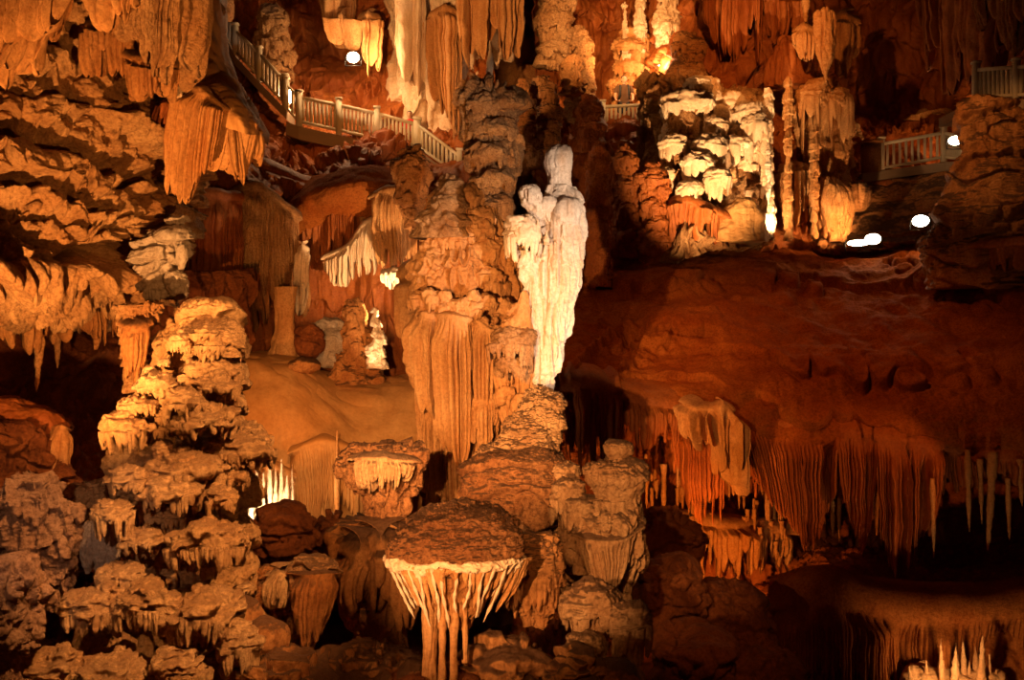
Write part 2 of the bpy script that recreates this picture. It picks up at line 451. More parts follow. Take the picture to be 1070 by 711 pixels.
# right-hand wall: behind the upper galleries
ST('wall_right', patch([[(560,-120,40),(640,-120,41),(720,-120,38),(800,-120,38),(900,-120,40),(1000,-120,38),(1100,-120,30),(1350,-120,22)],
                        [(560,20,40),(640,20,41),(720,20,37),(800,20,37),(900,20,42),(1000,20,38),(1100,20,30),(1350,20,22)],
                        [(560,110,40),(640,110,40),(720,110,36),(800,110,36),(900,110,42),(1000,110,38),(1100,110,30),(1350,110,22)],
                        [(560,140,36),(640,140,36),(720,140,35),(800,140,35),(900,140,37),(1000,140,37),(1100,140,29),(1350,140,22)],
                        [(560,200,35),(640,200,35),(720,200,34),(800,200,34.5),(900,200,35),(1000,200,35),(1100,200,27),(1350,200,22)],
                        [(560,330,34),(640,330,34),(720,280,34),(800,270,34),(900,270,34),(1000,270,34),(1100,270,27),(1350,270,22)]], 460, 620,
                       warp=(2, .4), seed=23, lump=(2.2, .6), tier=(1.5, .45, .5, .3), flute=(.3, .22), fine=(.4, .06)), 'red')
#%% dome
# great flowstone dome on the right: slope, lip, then rolls under to a back wall
dm = empty('flowstone_dome', W(830, 470, 23), 'broad red-brown flowstone dome filling the right side, smooth top, hung with dark curtains', 'flowstone')
PT('dome_slope', patch([[(560,300,31),(630,268,33),(700,262,34),(800,252,35),(880,262,35),(960,258,34),(1060,250,30),(1180,240,25),(1350,240,22)],
                        [(560,345,28),(630,310,30),(700,285,31),(800,272,32),(880,278,32),(960,280,31),(1060,285,28),(1180,280,24),(1350,280,20)],
                        [(560,380,26),(630,350,27.5),(700,335,28),(800,330,28.5),(880,330,28.5),(960,335,28),(1060,345,26),(1180,345,22.5),(1350,340,19)],
                        [(560,410,24.6),(630,390,25.4),(700,382,25.6),(800,385,25.4),(880,385,25.2),(960,390,25),(1060,405,24),(1180,405,21),(1350,400,18)],
                        [(560,425,24.2),(630,414,24.6),(700,418,24.6),(800,432,24.2),(880,436,23.8),(960,444,23.6),(1060,458,23.2),(1180,455,20.7),(1350,450,17.8)],
                        [(560,445,24.4),(630,436,24.8),(700,448,24.7),(800,468,24.4),(880,474,24),(960,482,23.8),(1060,496,23.5),(1180,485,21),(1350,480,18)],
                        [(560,455,26),(630,444,26),(700,458,26.4),(800,480,26),(880,486,26),(960,494,26),(1060,508,25.6),(1180,495,22),(1350,490,18)]],
                       420, 620, warp=(3, .35), seed=31, lump=(2.0, .38), fine=(.8, .10), tier=(2.0, .30, .4, .6), 
                       carve=[([(655,352,28),(700,348,28),(740,348,28)], 3, .5), ([(668,346,27.5),(684,347,27.5)], 3, .4), ([(600,400,25),(625,365,26.5),(660,340,28)], 5, -.35), ([(640,405,25),(665,375,26.5),(700,350,28)], 5, -.3)]), 'dome', dm)
def V(name, pts_top, pts_bot, n, mat, label=None, parent=None, **k):
    return (pts_top, pts_bot, n, mat, label, k)
dr = [
 ([(584,408,24.3),(610,405,24.3),(650,412,24.4)], [(586,470,24.3),(612,520,24.2),(650,490,24.3)], 18, dict(bulge=.14, rag=.5)),
 ([(640,416,24.4),(690,425,24.4),(720,432,24.3)], [(642,500,24.4),(690,470,24.4),(720,475,24.3)], 22, dict(bulge=.14, rag=.6)),
 ([(766,440,24.0),(800,446,23.9),(840,450,23.8)], [(784,500,23.9),(820,548,23.7),(846,592,23.6)], 20, dict(bulge=.20, rag=.10)),
 ([(836,450,23.8),(858,452,23.7),(876,455,23.6)], [(842,592,23.7),(858,560,23.6),(873,520,23.5)], 11, dict(bulge=.20, rag=.10)),
 ([(872,452,23.6),(890,455,23.5),(908,456,23.5)], [(880,520,23.5),(893,562,23.4),(904,594,23.3)], 11, dict(bulge=.18, rag=.08)),
 ([(902,456,23.4),(916,458,23.4),(930,460,23.3)], [(900,594,23.4),(908,560,23.3),(914,530,23.2)], 8, dict(bulge=.16, rag=.10)),
 ([(914,460,23.3),(932,462,23.2),(948,464,23.2)], [(920,560,23.2),(935,620,23.1),(946,600,23.1)], 11, dict(bulge=.20, rag=.06)),
 ([(944,462,23.3),(962,466,23.2),(988,470,23.2)], [(948,614,23.2),(958,596,23.2),(976,540,23.2)], 12, dict(bulge=.18, rag=.2)),
 ([(984,470,23.4),(1030,478,23.2),(1120,488,22.4)], [(985,525,23.4),(1030,508,23.2),(1120,515,22.4)], 34, dict(bulge=.14, rag=.6)),
 ([(700,438,24.6),(740,444,24.5),(790,450,24.5)], [(700,520,24.6),(740,560,24.5),(790,520,24.5)], 24, dict(bulge=.14, rag=.5)),
]
for i, (t, b, n, k) in enumerate(dr):
    PT('curtain', drape(t, b, n, seed=40+i, thick=.12, tip=.05, grp=.06, fadein=.28, fold=.45, foldn=3, sh=(.55, 1.3), nv=70, **k), 'red', dm)
gl = empty('calcite_curtain', W(740, 430, 23.6), 'golden folded calcite curtain sweeping down to a point under the red dome', 'curtain')
PT('curtain_fold', drape([(708,420,24.0),(730,428,23.6),(765,428,23.7)], [(712,442,24.2),(738,488,23.5),(766,528,23.6)], 13, seed=61, bulge=.16, thick=.1, rag=.35, grp=.1, tip=.05, fold=.9, foldn=3, sh=(.15, .5)), 'golden', gl)
PT('curtain_fold', drape([(738,430,23.5),(756,426,23.4),(768,430,23.6)], [(745,470,23.5),(760,498,23.3),(771,528,23.5)], 8, seed=62, bulge=.12, thick=.08, rag=.1, grp=.03, tip=.05, fold=.5, sh=(.2, .4)), 'golden', gl)
# stalactites hanging alone below the dome lip
for i, (x, y0, y1, w) in enumerate([(1011,470,556,3.5),(1038,472,578,5),(1053,500,566,3),(1066,480,530,4),(974,500,585,3),(1024,480,548,3)]):
    S('stalactite', 'slim stalactite hanging from the right end of the dome lip', 'stalactite', stal(x, y0, y1, w, 22.9, seed=i+3, lean=(-6 if i == 1 else 2), k=.6), 'golden', 'stalactites at the right end of the dome lip')
for i, (x, y0, y1, w) in enumerate([(870,470,560,4),(877,480,566,3),(916,470,560,4),(921,490,568,3),(966,480,560,4),(862,470,548,3),(893,470,540,4)]):
    S('stalactite', 'orange stalactite hanging between the dark curtains of the dome', 'stalactite', stal(x, y0, y1, w, 24.2, seed=i+13, k=.6), 'golden', 'orange stalactites between the dome curtains')

# wall under the dome, deeper
ST('wall_alcove', patch([[(540,420,30),(640,430,28.5),(720,440,28),(800,450,28.5),(900,460,30),(1000,480,31),(1200,480,30)],
                         [(540,520,29),(640,520,28),(720,520,27.4),(800,520,28),(900,540,30),(1000,540,31),(1200,540,30)],
                         [(540,590,28),(640,590,27.6),(720,590,26.8),(800,600,27.5),(900,600,29),(1000,600,30),(1200,600,29)],
                         [(540,620,29),(640,620,28.6),(720,612,28.4),(800,640,28.5),(900,640,29),(1000,640,29),(1200,640,28)],
                         [(540,740,26),(640,740,26),(720,740,26),(800,740,26),(900,740,27),(1000,740,28),(1200,740,26)]], 280, 420,
                        warp=(2, .4), seed=37, lump=(1.5, .5), tier=(1.4, .5, .9, .22), flute=(.22, .16), fine=(.4, .06)), 'red')
rs = np.random.RandomState(5)
for i in range(85):
    x = 672+rs.rand()*150; y0 = 468+rs.rand()*90+(x-668)*.08; ln = 20+rs.rand()**2*50
    S('stalactite', 'small orange stalactite on the alcove wall below the golden curtain', 'stalactite', stal(x, y0, y0+ln, 1.3+rs.rand()*2.0, 26.2+rs.rand()*.8, seed=i+33, k=.7), 'golden', 'small stalactites in the alcove under the dome')
S('dripstone_fringe', 'orange fringe of short dripstones low on the alcove wall', 'dripstone', drape([(680,545,26.6),(750,550,26.2),(835,560,26.8)], [(680,600,26.6),(750,615,26.2),(835,600,26.8)], 34, seed=71, bulge=.09, thick=.2, rag=.6, fold=.5), 'golden')

# lower right mound
S('flowstone_mound', 'dim red flowstone mound at the bottom right, smooth crest over fluted front', 'flowstone',
  patch([[(760,640,27),(800,600,27.5),(860,575,28),(940,585,28),(1020,590,27),(1120,590,26),(1300,590,24)],
         [(760,660,24.5),(800,625,24.5),(860,590,25),(940,605,25),(1020,610,24.5),(1120,605,23.5),(1300,605,22)],
         [(760,690,22.5),(800,650,22.6),(860,628,22.8),(940,640,22.6),(1020,645,22.4),(1120,640,21.5),(1300,640,20)],
         [(760,720,21.6),(800,690,21.6),(860,680,21.7),(940,690,21.7),(1020,690,21.4),(1120,690,20.6),(1300,690,19)],
         [(760,800,21),(800,790,21),(860,780,21),(940,790,21),(1020,790,21),(1120,790,20),(1300,790,18.5)]], 260, 420,
        warp=(2, .25), seed=41, lump=(1.8, .22), flute=(.3, .10), tier=(1.5, .16, .5, .3), fine=(.6, .03)), 'dome')
S('dripstone_fringe', 'wide red fluted dripstone band on the mound at the bottom right', 'dripstone', drape([(800,640,21.9),(870,632,21.4),(960,650,21.4),(1090,645,20.9)], [(800,760,21.9),(870,740,21.4),(960,770,21.4),(1090,760,20.9)], 80, seed=72, bulge=.12, thick=.2, rag=.35, fold=.9, foldn=6, sh=(.6, .9)), 'dome')
br = empty('stalagmite_cluster', W(1000, 730, 20), 'bright amber cluster of thin dripstones in the bottom right corner', 'dripstone')
for i, (x, y0, y1) in enumerate([(955,696,730),(968,690,740),(978,678,740),(988,690,740),(996,672,740),(1004,684,740),(1012,690,740),(1020,676,740),(1029,690,740),(1037,700,740),(961,706,740),(972,700,740),(983,668,740),(1000,694,740),(1008,668,740),(1016,700,740),(1024,664,740),(1033,684,740)]):
    PT('spire', stal(x+(i*7%5)-2, y1, y0, 4+(i*5 % 3), 20.6+.12*(i % 4), seed=i, lean=(i*3 % 7)-3), 'golden', br)
PT('rock_base', loft([(702,955,1040),(708,944,1050),(740,936,1056)], 21.0, .5, H=60, N=120, seed=77, lump=(.5,.2), fine=(.2,.05)), 'golden', br)

# bottom right dark boulders
def boulder(x, y, rx, ry, Y, seed=0, dr=1., rough_=.25, mat='dark', **dk):
    rows = []
    for i in range(11):
        a = math.pi*i/10
        rows.append((y-ry*math.cos(a), x-rx*math.sin(a), x+rx*math.sin(a)))
    r = rx*Y/F
    k = dict(lump=(r*.9, r*rough_), fine=(r*.5, r*.05)); k.update(dk)
    return loft(rows, Y, dr, H=90, N=110, seed=seed, warp=(r*1.2, r*.18), **k)
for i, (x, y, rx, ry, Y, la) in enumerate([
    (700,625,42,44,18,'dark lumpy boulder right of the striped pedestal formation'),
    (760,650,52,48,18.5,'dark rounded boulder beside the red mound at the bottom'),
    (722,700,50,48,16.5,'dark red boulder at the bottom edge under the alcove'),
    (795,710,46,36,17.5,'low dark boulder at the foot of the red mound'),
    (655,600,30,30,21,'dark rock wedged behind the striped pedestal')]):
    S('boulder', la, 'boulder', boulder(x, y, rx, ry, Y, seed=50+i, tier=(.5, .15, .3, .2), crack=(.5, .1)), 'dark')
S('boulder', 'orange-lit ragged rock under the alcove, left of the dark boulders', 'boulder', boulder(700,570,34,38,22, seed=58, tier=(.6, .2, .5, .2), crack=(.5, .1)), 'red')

#%% statue
def encrust(parent, rows, Y, dr, n, mat, seed, wmin=6, wmax=16, ymin=None, ymax=None, nm='shelf', xr=(-.95, .95)):
    """small dripping shelves grown over the front of a body with silhouette rows (y, xl, xr)"""
    rs = np.random.RandomState(seed); A = np.array([r[:3] for r in rows], float)
    o = np.argsort(A[:, 0]); A = A[o]
    y0 = ymin if ymin is not None else A[0, 0]; y1 = ymax if ymax is not None else A[-1, 0]
    for i in range(n):
        y = y0+(y1-y0)*(i+rs.rand())/n; xl = np.interp(y, A[:, 0], A[:, 1]); xg = np.interp(y, A[:, 0], A[:, 2])
        u = rs.uniform(*xr); cx = (xl+xg)/2; hw = (xg-xl)/2; w = rs.uniform(wmin, wmax)
        x = cx+u*hw*.92; Yp = Y-hw*Y/F*dr*math.sqrt(max(0, 1-(u*.92)**2))+w*Y/F*.35
        r = w*Y/F; hc = w*rs.uniform(.5, .9); hf = w*rs.uniform(.9, 2.0); sd = seed*13+i
        rw = [(y-hc, x-w*.25, x+w*.25), (y-hc*.85, x-w*.6, x+w*.6), (y-hc*.5, x-w*.88, x+w*.88), (y, x-w, x+w), (y+hc*.3, x-w*.95, x+w*.95), (y+hf*.6, x-w*.5, x+w*.5)]
        c_ = loft(rw, Yp, .8, H=34, N=64, seed=sd, warp=(r*1.1, r*.3), lump=(r*.6, r*.22), flute=(r*.22, r*.10), fine=(r*.3, r*.08))
        th = np.linspace(0, 2*np.pi, 32, endpoint=False)-np.pi/2; c = W(x, y, Yp)
        T = np.stack([c[0]+r*.93*np.cos(th), Yp+r*.75*np.sin(th), c[2]+0*th], 1); B = T.copy(); B[:, 2] = W(x, y+hf, Yp)[2]; B[:, 0] = c[0]+(T[:, 0]-c[0])*.8
        d_ = drape(T, B, int(9+w*.5), closed=True, world=True, seed=sd, bulge=r*.1, thick=r*.2, rag=.6, tip=.3, grp=.3, fold=r*.2, foldn=5, nv=16, per=6, fadein=.1)
        PT(nm, join(c_, d_), mat, parent)

st = empty('statue_stalagmite', W(565, 430, 18), 'tall white figure-like stalagmite lit brightly at the centre', 'stalagmite')
PT('shaft', loft([(196,572,600),(204,570,604),(214,566,608),(224,562,611),(245,560,611),(262,556,610),(280,556,608),(310,552,603),(340,551,597),(370,550,588),(395,548,580),(415,546,577),(436,545,575)],
                 18, .85, H=420, N=300, seed=81, warp=(.8, .05), lump=(.5, .05), flute=(.12, .11), tier=(.6, .07, .6, .1), fine=(.1, .02)), 'white', st)
PT('head', loft([(151,579,588),(153,573,594),(158,569,597.5),(166,568,598.5),(176,568.5,598),(186,571,597),(194,571,598),(200,569,602),(210,567,606)],
                18, .9, H=160, N=160, seed=82, lump=(.22, .035), flute=(.10, .03), fine=(.08, .012)), 'white', st)
PT('shoulder', loft([(206,586,600),(210,578,607),(218,574,609),(226,575,608),(236,580,605)], 17.75, .9, H=90, N=110, seed=83, lump=(.2, .05), flute=(.09, .05)), 'white', st)
PT('arm', loft([(193,549,556),(196,544,562),(202,542,566,0),(209,544,569,0),(217,548,572,.05),(226,556,574,.1),(236,562,576,.2)], 17.7, .8, H=100, N=110, seed=84, lump=(.16, .05), flute=(.09, .04)), 'white', st)
PT('arm', loft([(208,564,572),(206,562,580),(210,560,584),(216,562,584),(222,566,580)], 17.72, .8, H=60, N=70, seed=85, lump=(.16, .04)), 'white', st)
def ledge(parent, x0, x1, yt, ye, yb, Y, mat, seed=0, dr=.8, nfl=None, capk=None, frk=None, cap_label=None, skew=0, inner=.93, flat=.55):
    cx = (x0+x1)/2; hw = (x1-x0)/2; r = hw*Y/F
    rows = []
    for i in range(9):
        a = i/8*math.pi/2
        rows.append((yt+(ye-yt)*(1-math.cos(a)**1.0), cx+skew*(1-i/8)-hw*math.sin(a)**flat, cx+skew*(1-i/8)+hw*math.sin(a)**flat))
    rows += [(ye+(yb-ye)*.12, cx-hw*.97, cx+hw*.97), (ye+(yb-ye)*.25, cx-hw*.6, cx+hw*.6), (ye+(yb-ye)*.25, cx-hw*.1, cx+hw*.1)]
    ck = dict(lump=(r*.7, r*.17), fine=(r*.22, r*.06), warp=(r*1.0, r*.22), tier=(r*.45, r*.13, .5, r*.13), flute=(r*.16, r*.07)); ck.update(capk or {})
    H = int(min(150, max(50, (ye-yt)*2+hw*1.2)))
    PT('cap', loft(rows, Y, dr, H=H, N=int(min(260, max(80, hw*3.2))), seed=seed, smooth=True, **ck), mat, parent, cap_label)
    n = nfl or int(max(12, hw*.75)); th = np.linspace(0, 2*np.pi, 48, endpoint=False)-np.pi/2
    c = W(cx, ye, Y); rr = r*inner
    e = 1+.10*np.sin(th*3+seed)+.07*np.sin(th*5+seed*2)
    T = np.stack([c[0]+rr*e*np.cos(th), Y+rr*dr*e*np.sin(th), c[2]+0*th+.05*r*np.sin(th*2+seed)], 1)
    bz = W(cx, yb, Y)[2]
    B = T.copy(); B[:, 2] = bz; B[:, 0] = c[0]+(T[:, 0]-c[0])*.86; B[:, 1] = Y+(T[:, 1]-Y)*.86
    fk = dict(bulge=r*.07, thick=r*.10, rag=.5, tip=.15, grp=.35, fold=r*.15, foldn=5, fine=.01, fadein=.15, nv=30, per=8); fk.update(frk or {})
    PT('fringe', drape(T, B, n, closed=True, world=True, seed=seed, **fk), mat, parent)
ledge(st, 526, 566, 228, 246, 282, 17.5, 'pale', seed=3, dr=.8, nfl=26, frk=dict(rag=.6))
PT('knob', loft([(225,533,544),(228,530,549),(236,530,550),(244,533,550)], 17.4, .9, H=50, N=60, seed=86, lump=(.15, .04)), 'pale', st)
for i, (x, y, w) in enumerate([(552,224,3),(562,228,4),(571,240,4)]):
    PT('knob', stal(x, y+16, y, w, 17.35, seed=i), 'pale', st)
PT('drip_cluster', loft([(262,541,562),(280,543,562),(300,546,564),(316,549,564),(328,552,564),(345,553,562)], 17.75, .7, H=120, N=120, seed=87, lump=(.3, .1), flute=(.09, .08), tier=(.3, .06, .5, .08)), 'white', st)
ledge(st, 511, 558, 340, 358, 388, 17.5, 'tan', seed=5, dr=.7, nfl=30, frk=dict(rag=.5))
PT('tapering_rib', loft([(304,546,550),(318,540,554),(332,530,556),(346,520,558),(360,514,560)], 17.6, .6, H=90, N=120, seed=88, lump=(.3, .06), flute=(.10, .06)), 'golden', st)
encrust(st, [(310,540,556),(345,520,558),(400,516,560),(440,520,562)], 17.7, .5, 16, 'golden', 36, 5, 11, 318, 425, xr=(-.9,.5))
ledge(st, 518, 556, 372, 382, 402, 17.5, 'tan', seed=6, dr=.7, nfl=26)
PT('lower_flutes', loft([(365,516,560),(385,517,562),(410,518,560),(440,522,560),(460,526,562)], 17.9, .6, H=160, N=200, seed=89, lump=(.4, .06), flute=(.11, .12)), 'golden', st)

#%% central column
cc = empty('dripstone_column', W(480, 530, 19), 'massive golden column of fluted dripstone left of the white stalagmite', 'column')
PT('column_body', loft([(190,452,484,.3),(215,440,500,.3),(235,434,522,.2),(262,430,536,.1),(290,428,540,0),(320,428,535,0),(360,431,530,0),(400,434,528,0),(440,440,528,0),(480,446,526,0),(540,446,526,0)],
                       19.6, .7, H=620, N=520, seed=91, warp=(1.2, .22), lump=(.8, .22), tier=(.62, .26, .6, .14), flute=(.14, .10), fine=(.2, .05)), 'golden', cc)
PT('crown_lump', loft([(182,462,470),(195,456,482),(210,450,486),(230,440,490),(250,436,500)], 19.2, .8, H=120, N=140, seed=92, lump=(.4, .15), tier=(.4, .14, .5, .12), fine=(.2, .05)), 'tan', cc)
CCR = [(190,452,484),(215,440,500),(235,434,522),(262,430,536),(290,428,540),(320,428,535),(360,431,530),(400,434,528),(440,440,528),(480,446,526)]
encrust(cc, CCR, 19.6, .7, 46, 'golden', 31, 7, 19, 205, 335)
encrust(cc, CCR, 19.3, .7, 16, 'golden', 32, 8, 17, 335, 470, xr=(.35, .98))
for i, (t, b, n, k) in enumerate([
    ([(426,330,18.9),(440,328,18.4),(454,330,18.3)], [(432,410,18.9),(446,442,18.4),(456,440,18.3)], 4, dict(bulge=.22, rag=.12, grp=.05)),
    ([(452,330,18.4),(472,330,18.1),(494,335,18.2)], [(456,470,18.4),(478,500,18.1),(494,485,18.2)], 6, dict(bulge=.2, rag=.12, grp=.05)),
    ([(490,330,18.4),(512,345,18.3),(535,350,18.6)], [(494,470,18.4),(512,478,18.3),(535,452,18.6)], 9, dict(bulge=.14, rag=.2, grp=.08)),
    ([(428,400,19.0),(445,420,18.8),(470,430,18.7),(500,430,18.7)], [(440,505,19.0),(450,540,18.8),(470,540,18.7),(500,520,18.7)], 12, dict(bulge=.12, rag=.15, grp=.06)),
    ([(486,418,18.3),(505,420,18.1),(524,420,18.2)], [(486,470,18.3),(505,482,18.1),(524,462,18.2)], 9, dict(bulge=.1, rag=.4))]):
    PT('organ_pipe_curtain', drape(t, b, int(n*1.7), wav=.4, seed=93+i, thick=.25, tip=.06, per=14, nv=60, fold=.2, bead=.05, powr=2.5, sh=(.08, .2), **k), 'golden', cc)

encrust(cc, CCR, 19.0, .7, 26, 'golden', 35, 6, 14, 308, 352)
#%% centre base
cb = empty('dripstone_plinth', W(545, 600, 15.5), 'wide lumpy dripstone plinth under the white stalagmite with slab-like shelves', 'dripstone')
PT('cone', loft([(404,560,574,.6),(414,550,585,.5),(426,543,588,.4),(440,530,587,.3),(456,518,585,.2),(476,502,584,.1),(500,492,584)], 16.3, .8, H=260, N=300, seed=101, warp=(.6, .08), lump=(.35, .10), tier=(.35, .10, .3, .12), fine=(.10, .045)), 'base', cb)
PT('slab', loft([(472,516,570),(478,492,584),(486,481,588),(500,478,590),(520,480,590),(538,488,586),(548,500,580),(552,520,570)], 15.9, .75, H=260, N=360, seed=102, warp=(.7, .14), lump=(.5, .14), tier=(.5, .10, .2, .3), fine=(.12, .035), crack=(.6,.05)), 'mush', cb)
PT('lower_slab', loft([(545,520,600),(555,510,612),(570,508,618),(595,512,615),(615,530,600),(630,545,590)], 16.2, .7, H=220, N=300, seed=103, warp=(.7, .12), lump=(.5, .14), tier=(.5, .12, .6, .12), flute=(.16, .10), fine=(.16, .03)), 'base', cb)
for i, (x0, x1, yt, ye, yb, Y) in enumerate([(572,607,482,492,540,15.6),(575,612,500,512,560,15.3),(590,626,520,530,570,15.1)]):
    ledge(cb, x0, x1, yt, ye, yb, Y, 'base', seed=11+i, dr=.8, inner=.95, frk=dict(bulge=.03, rag=.35, fadein=.5))
    PT('pillar_stub', loft([(yt+4, x0+3, x1-3), (ye+20, x0+8, x1-7), (yb+30, x0+12, x1-10)], Y, .8, H=80, N=110, seed=21+i, flute=(.12, .06), lump=(.3, .06)), 'base', cb)
pg = empty('striped_pedestal', W(640, 620, 15.2), 'pale pedestal-shaped stalagmite with a flat knob on top and striped tapering sides', 'stalagmite')
PT('knob', loft([(460,636,655),(463,631,661),(469,630,663),(474,632,661),(478,636,657),(484,636,657)], 15.2, .9, H=90, N=140, seed=111, lump=(.2, .035), tier=(.1, .02, .3, .1), fine=(.1, .015)), 'base', pg)
PT('flared_top', loft([(478,632,658),(483,618,670),(490,611,677),(498,610,679),(508,616,675),(520,622,668),(540,628,666),(560,632,668)], 15.2, .75, H=200, N=280, seed=112, warp=(.4, .04), lump=(.3, .05), tier=(.22, .06, .5, .08), flute=(.11, .05), fine=(.1, .02)), 'base', pg)
PT('body', loft([(520,600,664),(535,590,670),(555,586,676),(575,590,676),(595,600,672),(612,618,664),(628,632,656)], 15.3, .7, H=240, N=320, seed=113, warp=(.5, .08), lump=(.4, .10), tier=(.55, .12, .4, .12), flute=(.13, .10), fine=(.12, .02)), 'base', pg)
PT('striped_skirt', drape([(592,556,15.1),(615,566,14.75),(650,566,14.75),(674,552,15.1)], [(616,622,14.9),(632,634,14.6),(646,630,14.6),(657,610,14.9)], 26, seed=114, bulge=.07, thick=.2, rag=.25, tip=.1, fold=.2, sh=(.10, .3)), 'base', pg)

#%% mushroom formations
mu = empty('mushroom_dripstone', W(475, 720, 12.5), 'large mushroom-shaped dripstone with dark cap and pale branching drips round its rim', 'dripstone')
PT('cap', loft([(527,462,486),(530,450,515),(537,436,532),(548,424,540),(560,412,546),(570,406,548),(578,405,548),(584,410,546),(588,420,536),(590,440,510)], 12.5, .75, H=240, N=400, seed=121, warp=(.5, .09), lump=(.4, .05), tier=(.2, .035, .2, .2), fine=(.10, .035)), 'mush', mu)
PT('rim_crust', loft([(578,405,545),(580,403,548),(584,402.5,549),(587,404,548),(589,410,543)], 12.5, .76, H=50, N=460, seed=122, warp=(.22, .07), lump=(.12, .04), fine=(.06, .025)), 'pale', mu)
def ring(cx, y, hw, dr, Y, e=.06, sd=0, n=64):
    th = np.linspace(0, 2*np.pi, n, endpoint=False)-np.pi/2; c = W(cx, y, Y); r = hw*Y/F*(1+e*np.sin(th*3+sd)+e*.7*np.sin(5*th+sd))
    return np.stack([c[0]+r*np.cos(th), Y+r*dr*np.sin(th), c[2]+0*th], 1)
PT('bowl', loft([(582,412,540),(595,418,532),(610,428,520),(625,438,508),(640,446,498),(655,450,490)], 12.5, .70, H=140, N=340, seed=123, flute=(.10, .06), lump=(.4, .05), tier=(.3, .06, .7, .08)), 'brown', mu)
Tt = ring(476, 583, 70, .74, 12.5, sd=1); Bb = ring(478, 640, 42, .74, 12.5, sd=1)
PT('drip_fringe', drape(Tt, Bb, 44, closed=True, world=True, seed=124, bulge=.045, thick=.04, rag=.6, grp=.2, tip=.5, fold=.06, fine=.01, fadein=.05, nv=60, per=12), 'golden', mu)
rs = np.random.RandomState(9)
for i in range(16):
    a = -math.pi*(.04+.92*i/15+rs.rand()*.02); r0 = 70*12.5/F; r1 = (38+8*rs.rand())*12.5/F; zc = W(0, 583, 12.5)[2]; ln = (35+30*rs.rand())*12.5/F
    c = W(476, 583, 12.5); pts = []
    K = 26
    for k in range(K):
        f = k/(K-1); r = r0*(1-f)+r1*f+.03
        aa = a+.05*math.sin(f*5+i*2)*f
        pts.append((c[0]+r*math.cos(aa), 12.5+r*.74*math.sin(aa), zc-ln*f+.0))
    pts = np.array(pts); th = np.linspace(0, 2*np.pi, 8, endpoint=False); rad = .018+.007*np.sin(np.arange(K)*.9+i); rad[-4:] *= np.array([.9, .7, .5, .2])
    G = pts[:, None, :]+np.stack([np.cos(th), np.sin(th), 0*th], 1)[None]*rad[:, None, None]
    PT('calcite_rib', mesh_from_grid(G, True), 'pale', mu)
for i, (x, w, y1, Y) in enumerate([(449,9,730,12.3),(462,4,720,12.15),(474,5,725,12.2),(486,3,690,12.2)]):
    PT('stem', loft([(610,x-w,x+w),(650,x-w*.9,x+w*.9),(690,x-w*.85,x+w*.85),(y1,x-w,x+w)], Y, .9, H=120, N=70, seed=125+i, flute=(.07, .03), lump=(.2, .02)), 'golden', mu)
m2 = empty('shadowed_dripstone', W(560, 660, 13.3), 'dark rounded dripstone mass just right of the pale-rimmed mushroom', 'dripstone')
PT('bulb', loft([(560,545,572),(566,534,584),(580,528,588),(600,526,588),(620,530,584),(640,540,576),(655,548,570)], 13.4, .8, H=200, N=240, seed=131, lump=(.4, .08), tier=(.5, .10, .6, .1), flute=(.12, .07), fine=(.1, .03)), 'brown', m2)
PT('fringe', drape(ring(557,598,30,.8,13.3), ring(557,652,22,.8,13.3), 26, closed=True, world=True, seed=132, bulge=.03, thick=.06, rag=.5), 'brown', m2)

def mushroom(name, label, x0, x1, yt, ye, yb, Y, foot, mat='base', seed=0, dr=.8, parts=()):
    r = empty(name, W((x0+x1)/2, foot, Y), label, 'dripstone')
    ledge(r, x0, x1, yt, ye, yb, Y, mat, seed=seed, dr=dr, capk=dict(tier=((x1-x0)*Y/F*.22, (x1-x0)*Y/F*.05, .3, .15)))
    cx = (x0+x1)/2; hw = (x1-x0)/2
    PT('stem', loft([(ye+4, cx-hw*.75, cx+hw*.75), (yb, cx-hw*.62, cx+hw*.62), ((yb+foot)/2, cx-hw*.5, cx+hw*.55), (foot, cx-hw*.55, cx+hw*.6)], Y, dr, H=160, N=160, seed=seed+1,
        flute=(.12, .08), lump=(.4, .08), fine=(.15, .02)), mat, r)
    return r
t2 = empty('capped_stalagmite', W(400, 600, 15), 'stalagmite with a rugged overhanging grey-brown cap, left of the golden column foot', 'stalagmite')
PT('cap', loft([(464,390,428),(467,376,440),(472,366,446),(480,359,446),(490,357,442),(500,360,438),(515,368,434),(530,376,425),(545,382,418),(560,378,420)], 15, .8, H=280, N=320, seed=141, warp=(.6, .12), lump=(.45, .12), tier=(.9, .12, .5, .12), flute=(.13, .09), fine=(.12, .03)), 'mush', t2)
PT('overhang', loft([(466,416,438),(470,410,448),(480,410,449),(490,416,442),(498,424,436)], 14.8, .8, H=100, N=130, seed=142, lump=(.3, .07), flute=(.12,.05), fine=(.12, .03)), 'mush', t2)
PT('pale_fringe', drape([(362,482,14.5),(385,480,14.2),(415,482,14.2),(440,484,14.5)], [(368,515,14.6),(388,530,14.3),(412,525,14.3),(432,508,14.6)], 24, seed=143, bulge=.05, thick=.3, rag=.45, sh=(.1,.25)), 'base', t2)
PT('body', loft([(545,352,430),(560,346,440),(580,350,442),(610,356,438),(650,362,430),(690,372,420)], 15.1, .6, H=240, N=320, seed=143, warp=(.5, .1), lump=(.5, .12), tier=(.9, .16, .6, .12), flute=(.16, .13), fine=(.15, .02)), 'brown', t2)
for i, (x0, x1, y0, y1) in enumerate([(352,392,580,670),(378,412,570,650),(398,440,575,680)]):
    PT('drip_curtain', drape([(x0,y0,14.8),((x0+x1)/2,y0+4,14.3),(x1,y0,14.6)], [(x0+4,y1-20,14.8),((x0+x1)/2,y1,14.3),(x1-4,y1-15,14.6)], 7, seed=144+i, bulge=.10, thick=.18, rag=.35, grp=.2, tip=.2), 'brown', t2)

